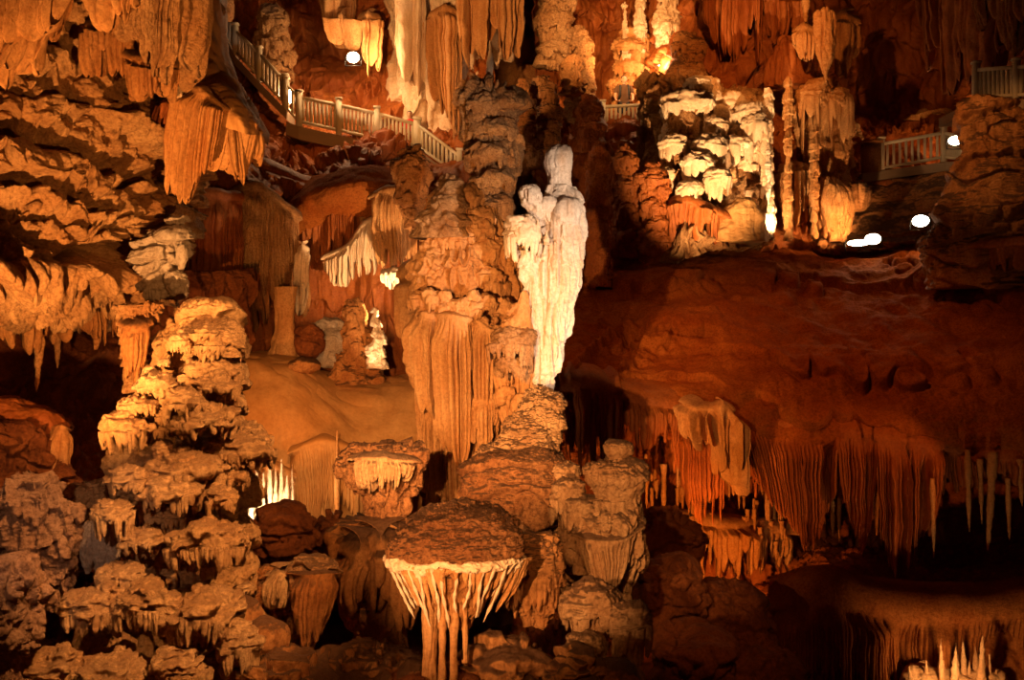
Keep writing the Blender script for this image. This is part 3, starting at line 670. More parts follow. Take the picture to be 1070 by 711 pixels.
cn = empty('draped_cone', W(318, 700, 13.5), 'hanging cone of brown flutes with a rough pale brown top, bottom left of centre', 'dripstone')
PT('top', loft([(582,312,340),(588,302,350),(598,300,353),(612,303,350),(630,306,346)], 13.6, .7, H=120, N=200, seed=151, lump=(.3, .07), tier=(.3, .08, .6, .1), fine=(.1, .03)), 'base', cn)
PT('curtain', drape([(298,600,13.5),(318,602,13.1),(345,600,13.2),(356,600,13.5)], [(306,650,13.5),(316,694,13.1),(330,680,13.2),(345,640,13.5)], 16, seed=152, bulge=.07, thick=.3, rag=.15, grp=.08, sh=(.04,.12)), 'brown', cn)
PT('side_drips', drape([(276,604,13.7),(290,600,13.4),(303,604,13.5)], [(272,640,13.7),(286,648,13.4),(302,640,13.5)], 9, seed=154, bulge=.06, thick=.3, rag=.25, sh=(.1,.3)), 'tower', cn)
PT('shoulder', loft([(588,276,302),(596,264,310),(610,258,312),(640,256,308),(700,252,312)], 13.9, .6, H=130, N=150, seed=155, lump=(.4,.1), tier=(.4,.1,.5,.1), flute=(.13,.06), fine=(.12,.03)), 'brown', cn)
PT('body', loft([(600,302,350),(630,306,344),(660,310,336),(690,314,325)], 13.6, .7, H=120, N=140, seed=153, flute=(.12, .08), lump=(.3, .05)), 'brown', cn)
for i, (x, y, rx, ry, Y, mt, la) in enumerate([
    (296,560,40,30,16,'dark','dark knobbly boulder behind the draped cone'),
    (345,560,22,24,17,'dark','small dark boulder beside the lit crevice, left of the rugged cap'),
    (252,645,22,25,12.6,'brown','smooth brown knob left of the draped cone'),
    (275,668,26,24,12.3,'brown','smooth brown boulder below the draped cone'),
    (300,705,48,22,12,'brown','low brown boulder on the bottom edge under the draped cone'),
    (600,702,30,24,12,'brown','round brown boulder at the bottom edge, left of its smaller twin'),
    (645,706,24,18,12,'brown','small round brown boulder at the bottom edge by the dark boulders'),
    (385,705,60,30,12.6,'brown','rough brown boulder in shadow left of the mushroom stems'),
    (525,700,50,34,12.8,'brown','rough brown boulder right of the mushroom stems, lit at its crest'),
    (460,722,60,22,12.4,'dark','dark rock under the mushroom stems')]):
    S('boulder', la, 'boulder', boulder(x, y, rx, ry, Y, seed=160+i, rough_=.12, **({} if i in (2,3,6) else dict(tier=(.4, .16, .6, .15), crack=(.5, .1)))), mt)
mushroom('mushroom_dripstone', 'brown mushroom dripstone below the striped pedestal with drooping fringe', 583, 650, 610, 634, 672, 13.2, 730, 'base', 170)
mushroom('mushroom_dripstone', 'smaller brown mushroom dripstone at the right foot of the striped pedestal', 634, 682, 630, 652, 690, 12.8, 740, 'base', 172)
mushroom('mushroom_dripstone', 'short brown dripstone shelf half hidden between mushroom and plinth', 590, 630, 660, 676, 700, 12.6, 740, 'base', 174)

#%% left tower
tw = empty('dripstone_tower', W(190, 720, 13), 'tall tower of stacked ragged dripstone shelves in the left foreground', 'dripstone')
PT('core', loft([(322,190,226,.4),(330,170,244,.4),(345,160,250,.4),(365,155,250,.3),(400,145,246,.3),(440,125,248,.2),(470,120,262,.2),(500,125,262,.1),(540,120,256,0),(580,112,262,0),(620,95,268,0),(660,90,270,-.1),(720,80,275,-.1)],
                13.6, .55, H=560, N=420, seed=181, warp=(.9, .2), lump=(.7, .2), tier=(.5, .22, .6, .14), flute=(.15, .07), fine=(.16, .045)), 'tower', tw)
PT('crown', loft([(316,204,228),(320,194,238),(328,186,240),(340,180,246),(352,178,252),(368,172,252),(385,172,250)], 13.3, .7, H=200, N=240, seed=182, warp=(.5, .14), lump=(.45, .14), tier=(.45, .13, .2, .3), fine=(.16, .04)), 'tower', tw)
PT('crown', loft([(345,232,246),(352,228,252),(362,228,252),(372,232,249)], 12.9, .9, H=90, N=110, seed=183, lump=(.2, .1), tier=(.2,.06,.4,.1), fine=(.1,.03)), 'tower', tw)
LD = [(190,248,372,386,412,12.9,1),(142,192,392,404,426,12.7,2),(170,216,404,420,452,12.5,3),(182,248,424,438,462,12.6,4),(122,168,412,422,444,12.6,5),(104,158,432,450,480,12.5,6),
      (220,288,452,472,498,12.9,7),(152,232,474,490,512,12.6,8),(148,212,494,512,546,12.4,9),(112,152,486,502,522,12.3,10),(216,248,508,522,544,12.5,11),(178,262,548,568,600,12.3,12),
      (126,168,550,564,584,12.3,13),(96,140,520,534,572,12.2,14),(236,284,444,456,478,13.1,15),(100,150,590,600,622,12.2,16),(64,130,612,636,672,11.9,17),(118,188,612,634,668,11.8,18),(170,252,622,640,676,11.8,19),
      (226,272,650,672,712,11.7,20),(158,216,678,700,730,11.5,21),(196,250,392,404,430,12.7,22),(28,88,676,700,730,11.3,23),(80,150,684,706,740,11.3,24),(220,250,480,492,512,12.8,25)]
for x0, x1, yt, ye, yb, Y, sd in LD:
    r = (x1-x0)/2*Y/F
    ledge(tw, x0, x1, yt, ye, yb, Y, 'tower', seed=200+sd, dr=.75, flat=.75, nfl=int(max(12, (x1-x0)*.62)), capk=dict(lump=(r*.55, r*.2), warp=(r*.9, r*.28), tier=(r*.5, r*.14, .4, .1), fine=(.1, .035)), frk=dict(rag=.55, bulge=r*.09, thick=r*.2))
encrust(tw, [(322,190,226),(345,160,250),(400,145,246),(440,125,248),(500,125,262),(580,112,262),(660,90,270),(711,80,275)], 13.0, .6, 42, 'tower', 77, 6, 17, 340, 705)
ic = empty('inverted_cone_dripstone', W(145, 420, 14), 'carrot-shaped tan dripstone, flat on top, at the upper left of the shelf tower', 'dripstone')
PT('body', loft([(316,126,168),(319,120,173),(326,122,170),(340,123,164),(360,125,157),(385,126,152),(410,128,150)], 14, .7, H=240, N=240, seed=191, warp=(.4, .05), lump=(.3, .05), tier=(.16, .06, .3, .08), flute=(.10, .06), fine=(.08, .03)), 'tan', ic)
PT('skirt', drape([(122,340,13.8),(140,345,13.6),(160,340,13.8)], [(126,395,13.8),(136,408,13.6),(150,400,13.8)], 12, seed=192, bulge=.05, thick=.12, rag=.25), 'brown', ic)
hb = empty('hanging_block', W(168, 300, 15), 'pale grey rock block jutting from the left wall above the shelf tower', 'rock')
PT('block', loft([(230,184,192),(233,172,197),(238,158,198),(250,146,197),(262,136,194),(276,134,190),(288,139,184),(300,150,176),(308,160,172)], 15, .8, H=240, N=280, seed=193, smooth=False, warp=(.5, .16), lump=(.35, .12), tier=(.34, .16, .1, .5), crack=(.4, .1), fine=(.1, .03), tilt=-.3), 'grey', hb)
PT('knob', loft([(284,182,192),(288,176,196),(298,174,199),(308,180,198),(312,188,195)], 14.8, .8, H=80, N=100, seed=194, warp=(.3, .06), lump=(.25, .08), fine=(.1, .03)), 'grey', hb)
PT('knob', loft([(256,188,194),(262,184,196),(272,184,196),(282,186,192)], 14.7, .8, H=70, N=80, seed=195, lump=(.25, .05)), 'grey', hb)
PT('drips', drape([(138,285,15),(155,300,14.7),(180,300,14.9)], [(140,312,15),(155,325,14.7),(180,318,14.9)], 10, seed=196, bulge=.05, thick=.3, rag=.5), 'grey', hb)

# lower-left rocks
lp = empty('lobed_dripstone', W(100, 600, 13.2), 'pale lobed dripstone lump left of the shelf tower', 'dripstone')
PT('lobe', loft([(504,78,98),(508,68,106),(518,64,110),(532,66,112),(548,74,108),(566,80,104)], 13.4, .8, H=130, N=160, seed=211, warp=(.3, .08), lump=(.3, .09), tier=(.3, .06, .6, .1), flute=(.1, .05), fine=(.1, .03)), 'tower', lp)
for i, (x, y0, y1, w) in enumerate([(92,555,600,8),(105,545,606,9),(118,540,598,8),(112,560,612,6)]):
    PT('lobe', loft([(y0-10,x-w*.5,x+w*.5),(y0,x-w,x+w),((y0+y1)/2,x-w*1.05,x+w*1.05),(y1-10,x-w*.7,x+w*.7),(y1,x-w*.2,x+w*.2)], 12.7, .9, H=70, N=70, seed=215+i, lump=(.2, .05), flute=(.08, .03)), 'grey', lp)
S('rock_buttress', 'pinkish grey weathered rock buttress in the bottom left corner', 'rock', loft([(590,-60,16),(600,-80,28),(615,-90,36),(630,-90,40),(650,-90,38),(670,-90,32),(720,-90,30),(800,-90,36)], 11, .7, H=360, N=400, seed=221, warp=(.8, .2), lump=(.5, .16), tier=(.7, .14, .5, .12), crack=(.5, .08), fine=(.14, .06)), 'stone')
S('rock_slab', 'grey rock slab with pitted face beside the left edge, below the orange curtain', 'rock', loft([(505,20,52),(512,8,64),(530,0,76),(550,0,84),(575,6,84),(600,20,80),(630,30,74)], 12.6, .6, H=240, N=260, seed=222, warp=(.6, .15), lump=(.35, .14), tier=(.4, .14, .7, .1), fine=(.12, .06)), 'stone')
S('rock_slab', 'dark jagged rock in the left recess', 'rock', loft([(440,-60,20),(450,-80,40),(470,-80,60),(500,-80,60),(530,-80,50),(570,-80,30)], 14.5, .6, H=240, N=260, seed=223, warp=(.8, .25), lump=(.6, .25), tier=(.5, .2, .4, .2), crack=(.5, .12), fine=(.16, .06)), 'dark')
S('calcite_curtain', 'glowing orange curtain hanging low in the left recess', 'curtain', drape([(50,448,14.9),(62,446,14.6),(76,450,14.8)], [(50,515,14.9),(56,538,14.6),(68,490,14.8)], 8, seed=224, bulge=.09, thick=.1, rag=.12, sh=(.03,.08)), 'golden')
S('dripstone_shelf', 'low orange dripstone shelf jutting into the dark left recess', 'dripstone', loft([(418,-40,20),(428,-50,56),(440,-50,76),(450,-50,78),(458,-40,66),(462,-30,40)], 15.2, .6, H=100, N=140, seed=225, lump=(.5, .12), fine=(.2, .04)), 'red')
for i, (x, y0, y1, w, Y, ln) in enumerate([(44,322,410,6,17.5,-6),(108,318,365,6,18,-8),(56,325,360,5,18,0),(60,330,385,4,19,0)]):
    S('stalactite', 'slanting stalactite hanging into the dark recess under the left wall', 'stalactite', stal(x, y0, y1, w, Y, lean=ln, seed=230+i, k=.5), 'tan', 'stalactites in the left recess')
S('dripstone_fringe', 'brown dripstone fringe along the underside of the left wall', 'dripstone', drape([(-40,318,15.6),(40,316,16.2),(100,318,16.8),(140,322,17)], [(-40,360,15.6),(40,375,16.2),(100,370,16.8),(140,360,17)], 30, seed=236, bulge=.1, thick=.3, rag=.7, fold=.5), 'brown')

#%% top left hanging curtains
for i, (t, b, n, mt, la, k) in enumerate([
    ([(-60,-60,12.4),(0,-60,12),(60,-50,11.8)], [(-90,90,12.6),(-20,112,12.2),(20,60,12)], 16, 'golden', 'big slanting orange curtain folds in the top left corner', dict(bulge=.24, rag=.2, fold=.4)),
    ([(30,-40,12.8),(60,-40,12.6),(84,-40,12.8)], [(10,60,12.8),(28,95,12.6),(42,60,12.8)], 4, 'golden', 'long pointed curtain fold beside the top left corner folds', dict(bulge=.2, rag=.2, fold=.3)),
    ([(52,-30,14),(62,-30,13.8),(74,-30,13.8)], [(44,50,14),(50,54,13.8),(58,40,13.8)], 4, 'brown', 'small dark curtain high on the left wall', dict(bulge=.12, rag=.3)),
    ([(88,-40,13.8),(120,-40,13.4),(150,-40,13.4)], [(84,40,13.8),(110,38,13.4),(140,30,13.4)], 11, 'golden', 'short orange curtain with blunt tubes high on the left wall', dict(bulge=.18, rag=.4)),
    ([(84,30,14.6),(110,28,14.4),(150,30,14.4)], [(84,100,14.6),(110,90,14.4),(150,95,14.4)], 12, 'brown', 'dark drip fringe beneath the blunt-tubed curtain', dict(bulge=.12, rag=.6)),
    ([(128,-20,13.8),(158,-40,13.4),(180,-40,13.5),(198,-10,14.4)], [(126,66,13.8),(150,95,13.6),(176,110,13.8),(194,108,14.4)], 26, 'tan', 'broad pale-edged hanging curtain mass at the top left', dict(bulge=.15, rag=.3, fold=.5)),
    ([(128,60,14.2),(160,70,14),(190,70,14.4)], [(128,110,14.2),(160,118,14),(190,112,14.4)], 16, 'brown', 'ragged brown drips beneath the pale-edged curtain mass', dict(bulge=.09, rag=.6)),
    ([(184,100,15.4),(205,95,15),(232,112,15),(262,125,15.6)], [(176,150,15.6),(186,226,15.2),(222,178,15.2),(252,196,15.8)], 38, 'golden', 'large golden ribbed curtain hanging below the smooth ramp', dict(bulge=.12, rag=.18, fold=.5, grp=.1)),
    ([(215,115,15.6),(240,118,15.4),(275,140,15.8)], [(222,180,15.6),(250,205,15.4),(277,176,15.8)], 22, 'golden', 'right-hand lobe of the golden ribbed curtain by the stairs', dict(bulge=.12, rag=.3, fold=.3)),
    ([(166,110,15.6),(180,104,15.4),(196,110,15.4)], [(156,140,15.6),(170,165,15.4),(182,200,15.4)], 10, 'red', 'dark ribbed curtain tucked left of the golden one', dict(bulge=.1, rag=.4))]):
    S('calcite_curtain', la, 'curtain', drape(t, b, n, seed=240+i, thick=.2, tip=.08, per=12, nv=60, fadein=.15, **k), mt)
S('flowstone_hood', 'pale weathered flowstone hood over the curtain at the top left', 'flowstone', loft([(-80,140,190),(-20,150,196),(20,160,198),(50,172,199),(75,180,197),(100,186,194)], 14.6, .8, H=220, N=260, seed=251, warp=(.8, .12), lump=(.5, .1), flute=(.16, .1), fine=(.1, .04)), 'pale')
S('flowstone_ramp', 'smooth pale brown flowstone ramp descending left of the stairs', 'flowstone',
  patch([[(178,-60,24),(196,-60,21),(214,-60,20),(232,-60,21),(240,-60,26)],
         [(176,20,22),(192,10,19.5),(212,10,18.5),(228,10,19.5),(236,20,25)],
         [(182,60,20),(198,50,18),(214,55,17),(230,55,18),(240,60,24)],
         [(180,95,18),(204,85,16.4),(222,90,15.8),(246,92,16.8),(256,98,23)],
         [(180,112,16.6),(205,105,15.5),(232,112,15.2),(262,124,15.8),(276,130,22)],
         [(180,125,15.8),(205,122,15.3),(235,130,15.2),(266,142,15.6),(280,150,20)]], 260, 160, warp=(1, .1), seed=253, lump=(1, .12), fine=(.3, .02), flute=(.4, .05)), 'slope')
#%% centre-left depths
S('flowstone_slope', 'smooth tan flowstone slope in the middle distance between shelf tower and golden column', 'flowstone',
  patch([[(215,372,29),(250,366,28),(300,368,28),(330,384,28),(370,392,28),(430,392,28),(470,392,28)],
         [(215,385,26),(250,378,25.5),(300,382,25.6),(340,398,26),(370,402,26.3),(430,405,26.3),(470,405,26)],
         [(215,420,24.4),(250,415,24.2),(300,418,24.4),(340,430,24.8),(370,432,25.4),(430,430,25.6),(470,430,25)],
         [(215,480,23.6),(250,480,23.6),(300,480,23.7),(340,480,24),(370,480,24.6),(430,480,24.8),(470,480,24)],
         [(215,600,23),(250,600,23),(300,600,23),(340,600,23.4),(370,600,24),(430,600,24),(470,600,24)]], 340, 360,
        warp=(2, .22), seed=301, lump=(1.6, .16), flute=(.5, .06), fine=(.6, .015)), 'slope')
S('dripstone_fringe', 'brightly lit fringe of thin dripstones at the foot of the tan slope', 'dripstone',
  drape([(254,500,22.6),(280,488,22.4),(310,500,22.6)], [(258,560,22.6),(280,560,22.4),(306,560,22.6)], 14, seed=302, bulge=.08, thick=.1, rag=.2, fold=.5, sh=(.15,.3)), 'golden')
bs = empty('stalagmite_cluster', W(282, 545, 21.8), 'dazzling white cluster of spiky stalagmites beside the shelf tower', 'stalagmite')
for i, (x, y0, w) in enumerate([(262,500,4),(268,482,4),(275,494,4),(282,474,4),(288,488,4),(294,480,4),(300,496,4),(305,486,3),(257,514,4),(271,510,5),(297,512,5),(284,508,5)]):
    PT('spire', stal(x, 552, y0, w, 21.8+.1*(i % 3), seed=300+i), 'white', bs)
S('stalagmite', 'thin amber stalagmite lit from below, left of the rugged cap', 'stalagmite', stal(352, 560, 450, 4, 22.5, seed=330), 'golden')
S('stalagmite', 'short white-lit stalagmite stub in the crevice below the amber one', 'stalagmite', stal(346, 560, 536, 9, 18.6, seed=331), 'white')
S('dripstone_fringe', 'long brown ribs hanging down the front of the tan slope', 'dripstone',
  drape([(300,475,23.5),(340,462,23.5),(390,478,23.9),(430,470,23.9)], [(300,570,23.2),(340,570,23.2),(390,560,23.6),(430,560,23.6)], 40, seed=303, bulge=.12, thick=.15, rag=.2, fold=.5, sh=(.15, .6), fadein=.5), 'slope')

for i, (t, b, n, mt, la, k) in enumerate([
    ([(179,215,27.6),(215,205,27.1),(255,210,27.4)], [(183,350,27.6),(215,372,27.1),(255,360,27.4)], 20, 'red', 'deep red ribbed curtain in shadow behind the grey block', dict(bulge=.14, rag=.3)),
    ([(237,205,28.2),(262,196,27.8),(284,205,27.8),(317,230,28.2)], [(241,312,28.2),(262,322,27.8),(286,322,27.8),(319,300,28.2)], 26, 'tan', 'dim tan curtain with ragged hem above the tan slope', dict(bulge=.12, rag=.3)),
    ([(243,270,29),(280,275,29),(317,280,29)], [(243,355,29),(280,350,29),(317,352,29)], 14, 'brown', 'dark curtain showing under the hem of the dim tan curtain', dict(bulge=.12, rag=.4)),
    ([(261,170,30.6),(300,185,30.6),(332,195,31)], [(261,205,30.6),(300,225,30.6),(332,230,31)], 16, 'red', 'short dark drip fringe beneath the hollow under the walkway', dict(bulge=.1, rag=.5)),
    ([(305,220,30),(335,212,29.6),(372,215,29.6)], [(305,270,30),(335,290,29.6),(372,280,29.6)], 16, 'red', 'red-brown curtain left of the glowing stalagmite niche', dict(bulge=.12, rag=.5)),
    ([(355,205,30),(385,198,29.6),(407,200,29.6)], [(355,268,30),(385,285,29.6),(407,262,29.6)], 10, 'golden', 'slim golden curtain over the glowing stalagmite niche', dict(bulge=.11, rag=.5)),
    ([(383,208,28.8),(405,200,28.4),(439,205,28.6)], [(385,280,28.8),(408,298,28.4),(437,292,28.6)], 18, 'golden', 'golden ribbed curtain just left of the golden column', dict(bulge=.13, rag=.25)),
    ([(413,290,25),(432,290,24.8),(451,295,25)], [(413,372,25),(432,392,24.8),(451,380,25)], 5, 'golden', 'narrow curtain hanging at the left edge of the golden column', dict(bulge=.12, rag=.25))]):
    S('calcite_curtain', la, 'curtain', drape(t, b, n, seed=310+i, thick=.25, tip=.1, per=10, nv=60, fold=.5, fadein=.2, **k), mt)
S('calcite_curtain', 'long dim red curtain lining the back wall below the walkway', 'curtain', drape([(176,212,28.9),(230,216,28.8),(290,222,29.8),(340,216,30),(400,206,30),(446,212,30)], [(176,330,28.8),(230,345,28.7),(290,318,29.6),(340,285,29.8),(400,262,29.8),(446,300,29.8)], 90, seed=338, bulge=.13, thick=.2, rag=.5, tip=.1, fold=1.2, foldn=9, grp=.3, nv=60, sh=(.05, .3)), 'red')
S('stalagmite_column', 'short stout tan column joining curtain and slope', 'column', loft([(300,286,312),(320,288,308),(345,288,308),(360,284,312),(378,276,318)], 27.2, .8, H=160, N=160, seed=321, flute=(.18, .08), lump=(.5, .08)), 'golden', kind='thing')
S('stalagmite', 'ragged white-lit stalagmite in the niche left of the golden column', 'stalagmite', loft([(322,391,395),(335,389,397),(345,390,398),(352,388,400),(362,387,402),(372,386,404),(386,383,406)], 26.2, .8, H=180, N=120, seed=322, warp=(.4, .08), lump=(.3, .1), tier=(.3, .12, .7, .1), fine=(.1, .03)), 'white')
S('stalagmite', 'low tapering brown stalagmite standing in front of the lit niche', 'stalagmite', loft([(312,362,376),(335,356,384),(360,350,390),(385,343,396),(402,336,402)], 26.6, .7, H=160, N=160, seed=323, warp=(.8, .25), lump=(.6, .16), flute=(.2, .10), fine=(.2, .05)), 'brown')
S('boulder', 'shadowy boulder with violet-grey sheen in the middle-distance niche', 'boulder', boulder(345,360,26,24,27, seed=324, tier=(.6, .2, .3, .3), crack=(.5, .1)), 'grey')
S('boulder', 'dark boulder at the rim of the tan slope', 'boulder', boulder(322,358,18,20,26, seed=325, crack=(.5, .1)), 'dark')
S('boulder', 'flat brown rock lying on the crest of the tan slope', 'boulder', boulder(318,382,16,9,25.6, seed=326), 'brown')
S('dripstone_ledge', 'bright white-lit ledge beside the golden column', 'dripstone', drape([(398,286,27.6),(412,283,27.4),(426,286,27.6)], [(398,300,27.6),(412,304,27.4),(426,300,27.6)], 16, seed=327, bulge=.12, thick=.4, rag=.6), 'white')
S('dripstone_ledge', 'pale ragged ledge over the lit niche, hung with tiny drips', 'dripstone', drape([(336,272,29.2),(362,258,29),(380,235,29),(396,232,29)], [(336,308,29.2),(362,303,29),(380,296,29),(396,290,29)], 24, seed=328, bulge=.15, thick=.4, rag=.7), 'pale')
S('dripstone_ledge', 'thin white-lit drip edge at the left side of the niche', 'dripstone', drape([(310,262,28.4),(316,258,28.2),(323,262,28.4)], [(309,330,28.4),(313,338,28.2),(320,300,28.4)], 8, seed=329, bulge=.12, thick=.3, rag=.4), 'pale')

# rock shoulder under the walkway
S('rock_shoulder', 'smooth brown rock shoulder in the shade under the walkway', 'rock',
  patch([[(240,190,33),(290,196,34),(335,172,34),(380,166,34),(430,176,34),(470,190,34)],
         [(240,206,30),(290,214,30.6),(335,190,30),(380,180,30),(430,190,30),(470,204,31)],
         [(240,222,29),(290,230,29.6),(335,206,29),(380,196,29),(430,206,29.4),(470,216,30)],
         [(240,250,28.8),(290,255,29.8),(335,240,29.6),(380,230,29.6),(430,240,29.8),(470,240,30)]], 160, 240, warp=(2, .25), seed=334, lump=(1.8, .25), fine=(.5, .03), flute=(.5, .06)), 'dome')
S('stalagmite', 'knobbly golden stalagmite just below the walkway corner', 'stalagmite', loft([(156,428,436),(162,420,442),(172,414,446),(182,412,448),(192,414,446),(204,416,444),(220,420,440),(240,424,436)], 27.5, .8, H=160, N=160, seed=332, warp=(.5, .15), lump=(.4, .16), tier=(.5, .16, .6, .14), fine=(.2, .05)), 'brown')

# big pale column at upper centre
S('stalagmite_column', 'huge pale fluted column at the top, left of centre', 'column', loft([(-80,405,545),(-20,408,545),(30,410,540),(70,412,520),(100,418,508),(130,432,500),(160,448,494),(190,462,490)], 37, .5, H=480, N=460, seed=341, warp=(1.6, .3), lump=(1.4, .4), flute=(.38, .38), fine=(.3, .07), tier=(2.2, .25, .7, .4)), 'pale', kind='thing')
for i, (t, b, n, mt, la, k) in enumerate([
    ([(412,-40,35.6),(430,-40,35),(446,-40,35)], [(414,88,35.6),(430,108,35),(446,100,35)], 6, 'pale', 'blunt pale curtain on the left side of the huge column', dict(bulge=.32, rag=.2)),
    ([(444,20,35.2),(465,10,34.8),(485,20,35)], [(450,120,35.2),(468,165,34.8),(486,170,35)], 12, 'golden', 'long pale brown curtain down the front of the huge column', dict(bulge=.25, rag=.35)),
    ([(476,-40,34.8),(490,-40,34.6),(500,-40,34.8)], [(478,90,34.8),(490,120,34.6),(500,100,34.8)], 7, 'golden', 'thin orange pipes on the right side of the huge column', dict(bulge=.18, rag=.4)),
    ([(504,-40,35),(520,-40,34.6),(548,-40,35)], [(506,60,35),(522,95,34.6),(545,60,35)], 12, 'golden', 'golden curtain hanging between huge column and dark gap', dict(bulge=.25, rag=.4)),
    ([(330,-30,36.4),(350,-30,36),(372,-30,36)], [(336,40,36.4),(352,60,36),(368,40,36)], 9, 'golden', 'lit curtain above the bright wall lamp', dict(bulge=.25, rag=.4)),
    ([(372,20,35.6),(384,18,35.2),(398,24,35.4)], [(374,78,35.6),(384,96,35.2),(396,80,35.4)], 7, 'golden', 'curtain glowing right of the bright wall lamp', dict(bulge=.2, rag=.3)),
    ([(352,20,35.6),(358,18,35.4),(364,24,35.6)], [(355,60,35.6),(359,70,35.4),(363,60,35.6)], 3, 'golden', 'slim curtain glowing left of the bright wall lamp', dict(bulge=.16, rag=.3))]):
    S('calcite_curtain', la, 'curtain', drape(t, b, n, seed=342+i, thick=.4, tip=.1, per=12, nv=60, fold=.6, fadein=.1, fine=.05, **k), mt)
S('boulder', 'small orange rock at the top of the stairs', 'boulder', boulder(236,8,10,16,33, seed=352), 'tan')

# front lumpy column behind the white figure
fc = empty('lumpy_column', W(512, 250, 26), 'dark gold lumpy column rising behind golden column and walkway end', 'column')
PT('shaft', loft([(84,495,515),(96,488,532),(120,484,540),(150,486,541),(170,492,540),(190,496,536),(215,496,533),(260,494,532),(330,490,534)], 26, .8, H=420, N=300, seed=361, warp=(.9, .18), lump=(.7, .22), tier=(.85, .32, .45, .2), flute=(.2, .08), fine=(.2, .06)), 'tan', fc)
for i, (x0, x1, yt, ye, yb) in enumerate([(486,520,100,110,128),(500,542,124,134,158),(486,536,150,162,190),(492,538,178,188,206),(496,534,204,212,250)]):
    ledge(fc, x0, x1, yt, ye, yb, 25.6, 'tan', seed=362+i, dr=.8, flat=.75)
PT('spire', stal(512, 100, 42, 5, 26.3, seed=370), 'pale', fc)
encrust(fc, [(90,490,525),(120,484,540),(150,486,541),(200,494,536),(260,494,532)], 26, .8, 26, 'tan', 33, 6, 14, 92, 250)

# upper centre formations
def totem(label, x0, x1, y0, y1, Y, mat, seed, tiers=4, kind='stalagmite', name='stalagmite', fl=.22, shrink=.6):
    rs = np.random.RandomState(seed); r = empty(name, W((x0+x1)/2, y1, Y), label, kind)
    cx = (x0+x1)/2; hw = (x1-x0)/2
    rows = []
    for i in range(8):
        f = i/7; k = shrink+(1-shrink)*min(1, f*1.6); w = hw*k*(.8+.3*rs.rand())
        if i == 0: w *= .35
        rows.append((y0+(y1-y0)*f, cx-w+rs.randn()*hw*.06, cx+w+rs.randn()*hw*.06))
    sc = hw*2*Y/F
    encrust(r, [(a_[0], a_[1], a_[2]) for a_ in rows], Y, .75, int(max(3, (y1-y0)*hw/130)), mat, seed, max(3.5, hw*.28), max(5, hw*.6))
    PT('shaft', loft(rows, Y, .75, H=int(min(420, (y1-y0)*2.6)), N=int(min(260, max(90, hw*6))), seed=seed, warp=(sc*.8, sc*.08), lump=(sc*.5, sc*.10), tier=(sc*.6, sc*.13, .6, sc*.12), flute=(sc*.14, sc*.09), fine=(.2, .04)), mat, r)
    for i in range(tiers):
        f = (i+.35+rs.rand()*.3)/tiers; y = y0+(y1-y0)*f*.85; w = hw*(.5+.35*rs.rand())*(shrink+(1-shrink)*f)*1.15; c = cx+rs.uniform(-1, 1)*(hw-w)*.8
        h = (y1-y0)/tiers*.5
        ledge(r, c-w, c+w, y, y+w*.45, y+w*.45+h, Y-hw*.45*Y/F, mat, seed=seed*3+i, dr=.7, flat=.7, frk=dict(per=6, nv=22))
    return r
totem('tall golden stalagmite with tiered skirts behind the white figure', 592, 622, 28, 130, 37, 'tan', 371, 4)
totem('tan dripstone boss hung with short drips behind the stairs', 266, 304, 6, 84, 36.2, 'tan', 386, 3, shrink=.9)
totem('golden dripstone mass at the top centre', 560, 598, -40, 70, 38, 'tan', 372, 4)
totem('pale gold dripstone pillar rising from the top edge behind the visitor', 636, 682, 30, 118, 39, 'golden', 373, 3, shrink=.8)
totem('slim spiky stalagmite above the visitor, taller of a pair', 662, 676, -10, 60, 38.6, 'pale', 374, 2, shrink=.5)
totem('slim spiky stalagmite above the visitor, thinner of a pair', 650, 656, 2, 60, 38.6, 'pale', 375, 0, shrink=.3)
totem('pale stalagmite right of the visitor beside the lamp glow', 674, 700, 40, 110, 39, 'pale', 376, 2, shrink=.4)
totem('white-topped dripstone hanging at the top edge right of centre', 684, 712, -40, 50, 38, 'pale', 377, 3)
totem('lumpy brown rock pillar with pale cap near the top centre', 696, 738, 34, 110, 36.5, 'brown', 378, 3)
totem('squat gold dripstone in shadow right of the lumpy column', 552, 585, 80, 175, 33, 'brown', 379, 4, shrink=.8)
totem('small gold-capped stalagmite left of the visitor', 584, 610, 60, 100, 35.5, 'golden', 380, 2, shrink=.8)
totem('brown stalagmite in the gap between lumpy column and figure', 536, 560, 84, 150, 32, 'brown', 381, 3)
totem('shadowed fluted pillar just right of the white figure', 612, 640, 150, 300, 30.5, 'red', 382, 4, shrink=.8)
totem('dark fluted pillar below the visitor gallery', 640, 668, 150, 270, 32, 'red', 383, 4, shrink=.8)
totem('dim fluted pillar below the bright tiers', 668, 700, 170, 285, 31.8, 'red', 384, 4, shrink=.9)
totem('red-brown pillar in the shadow behind the visitor rail', 600, 630, 100, 160, 35, 'red', 385, 3, shrink=.9)

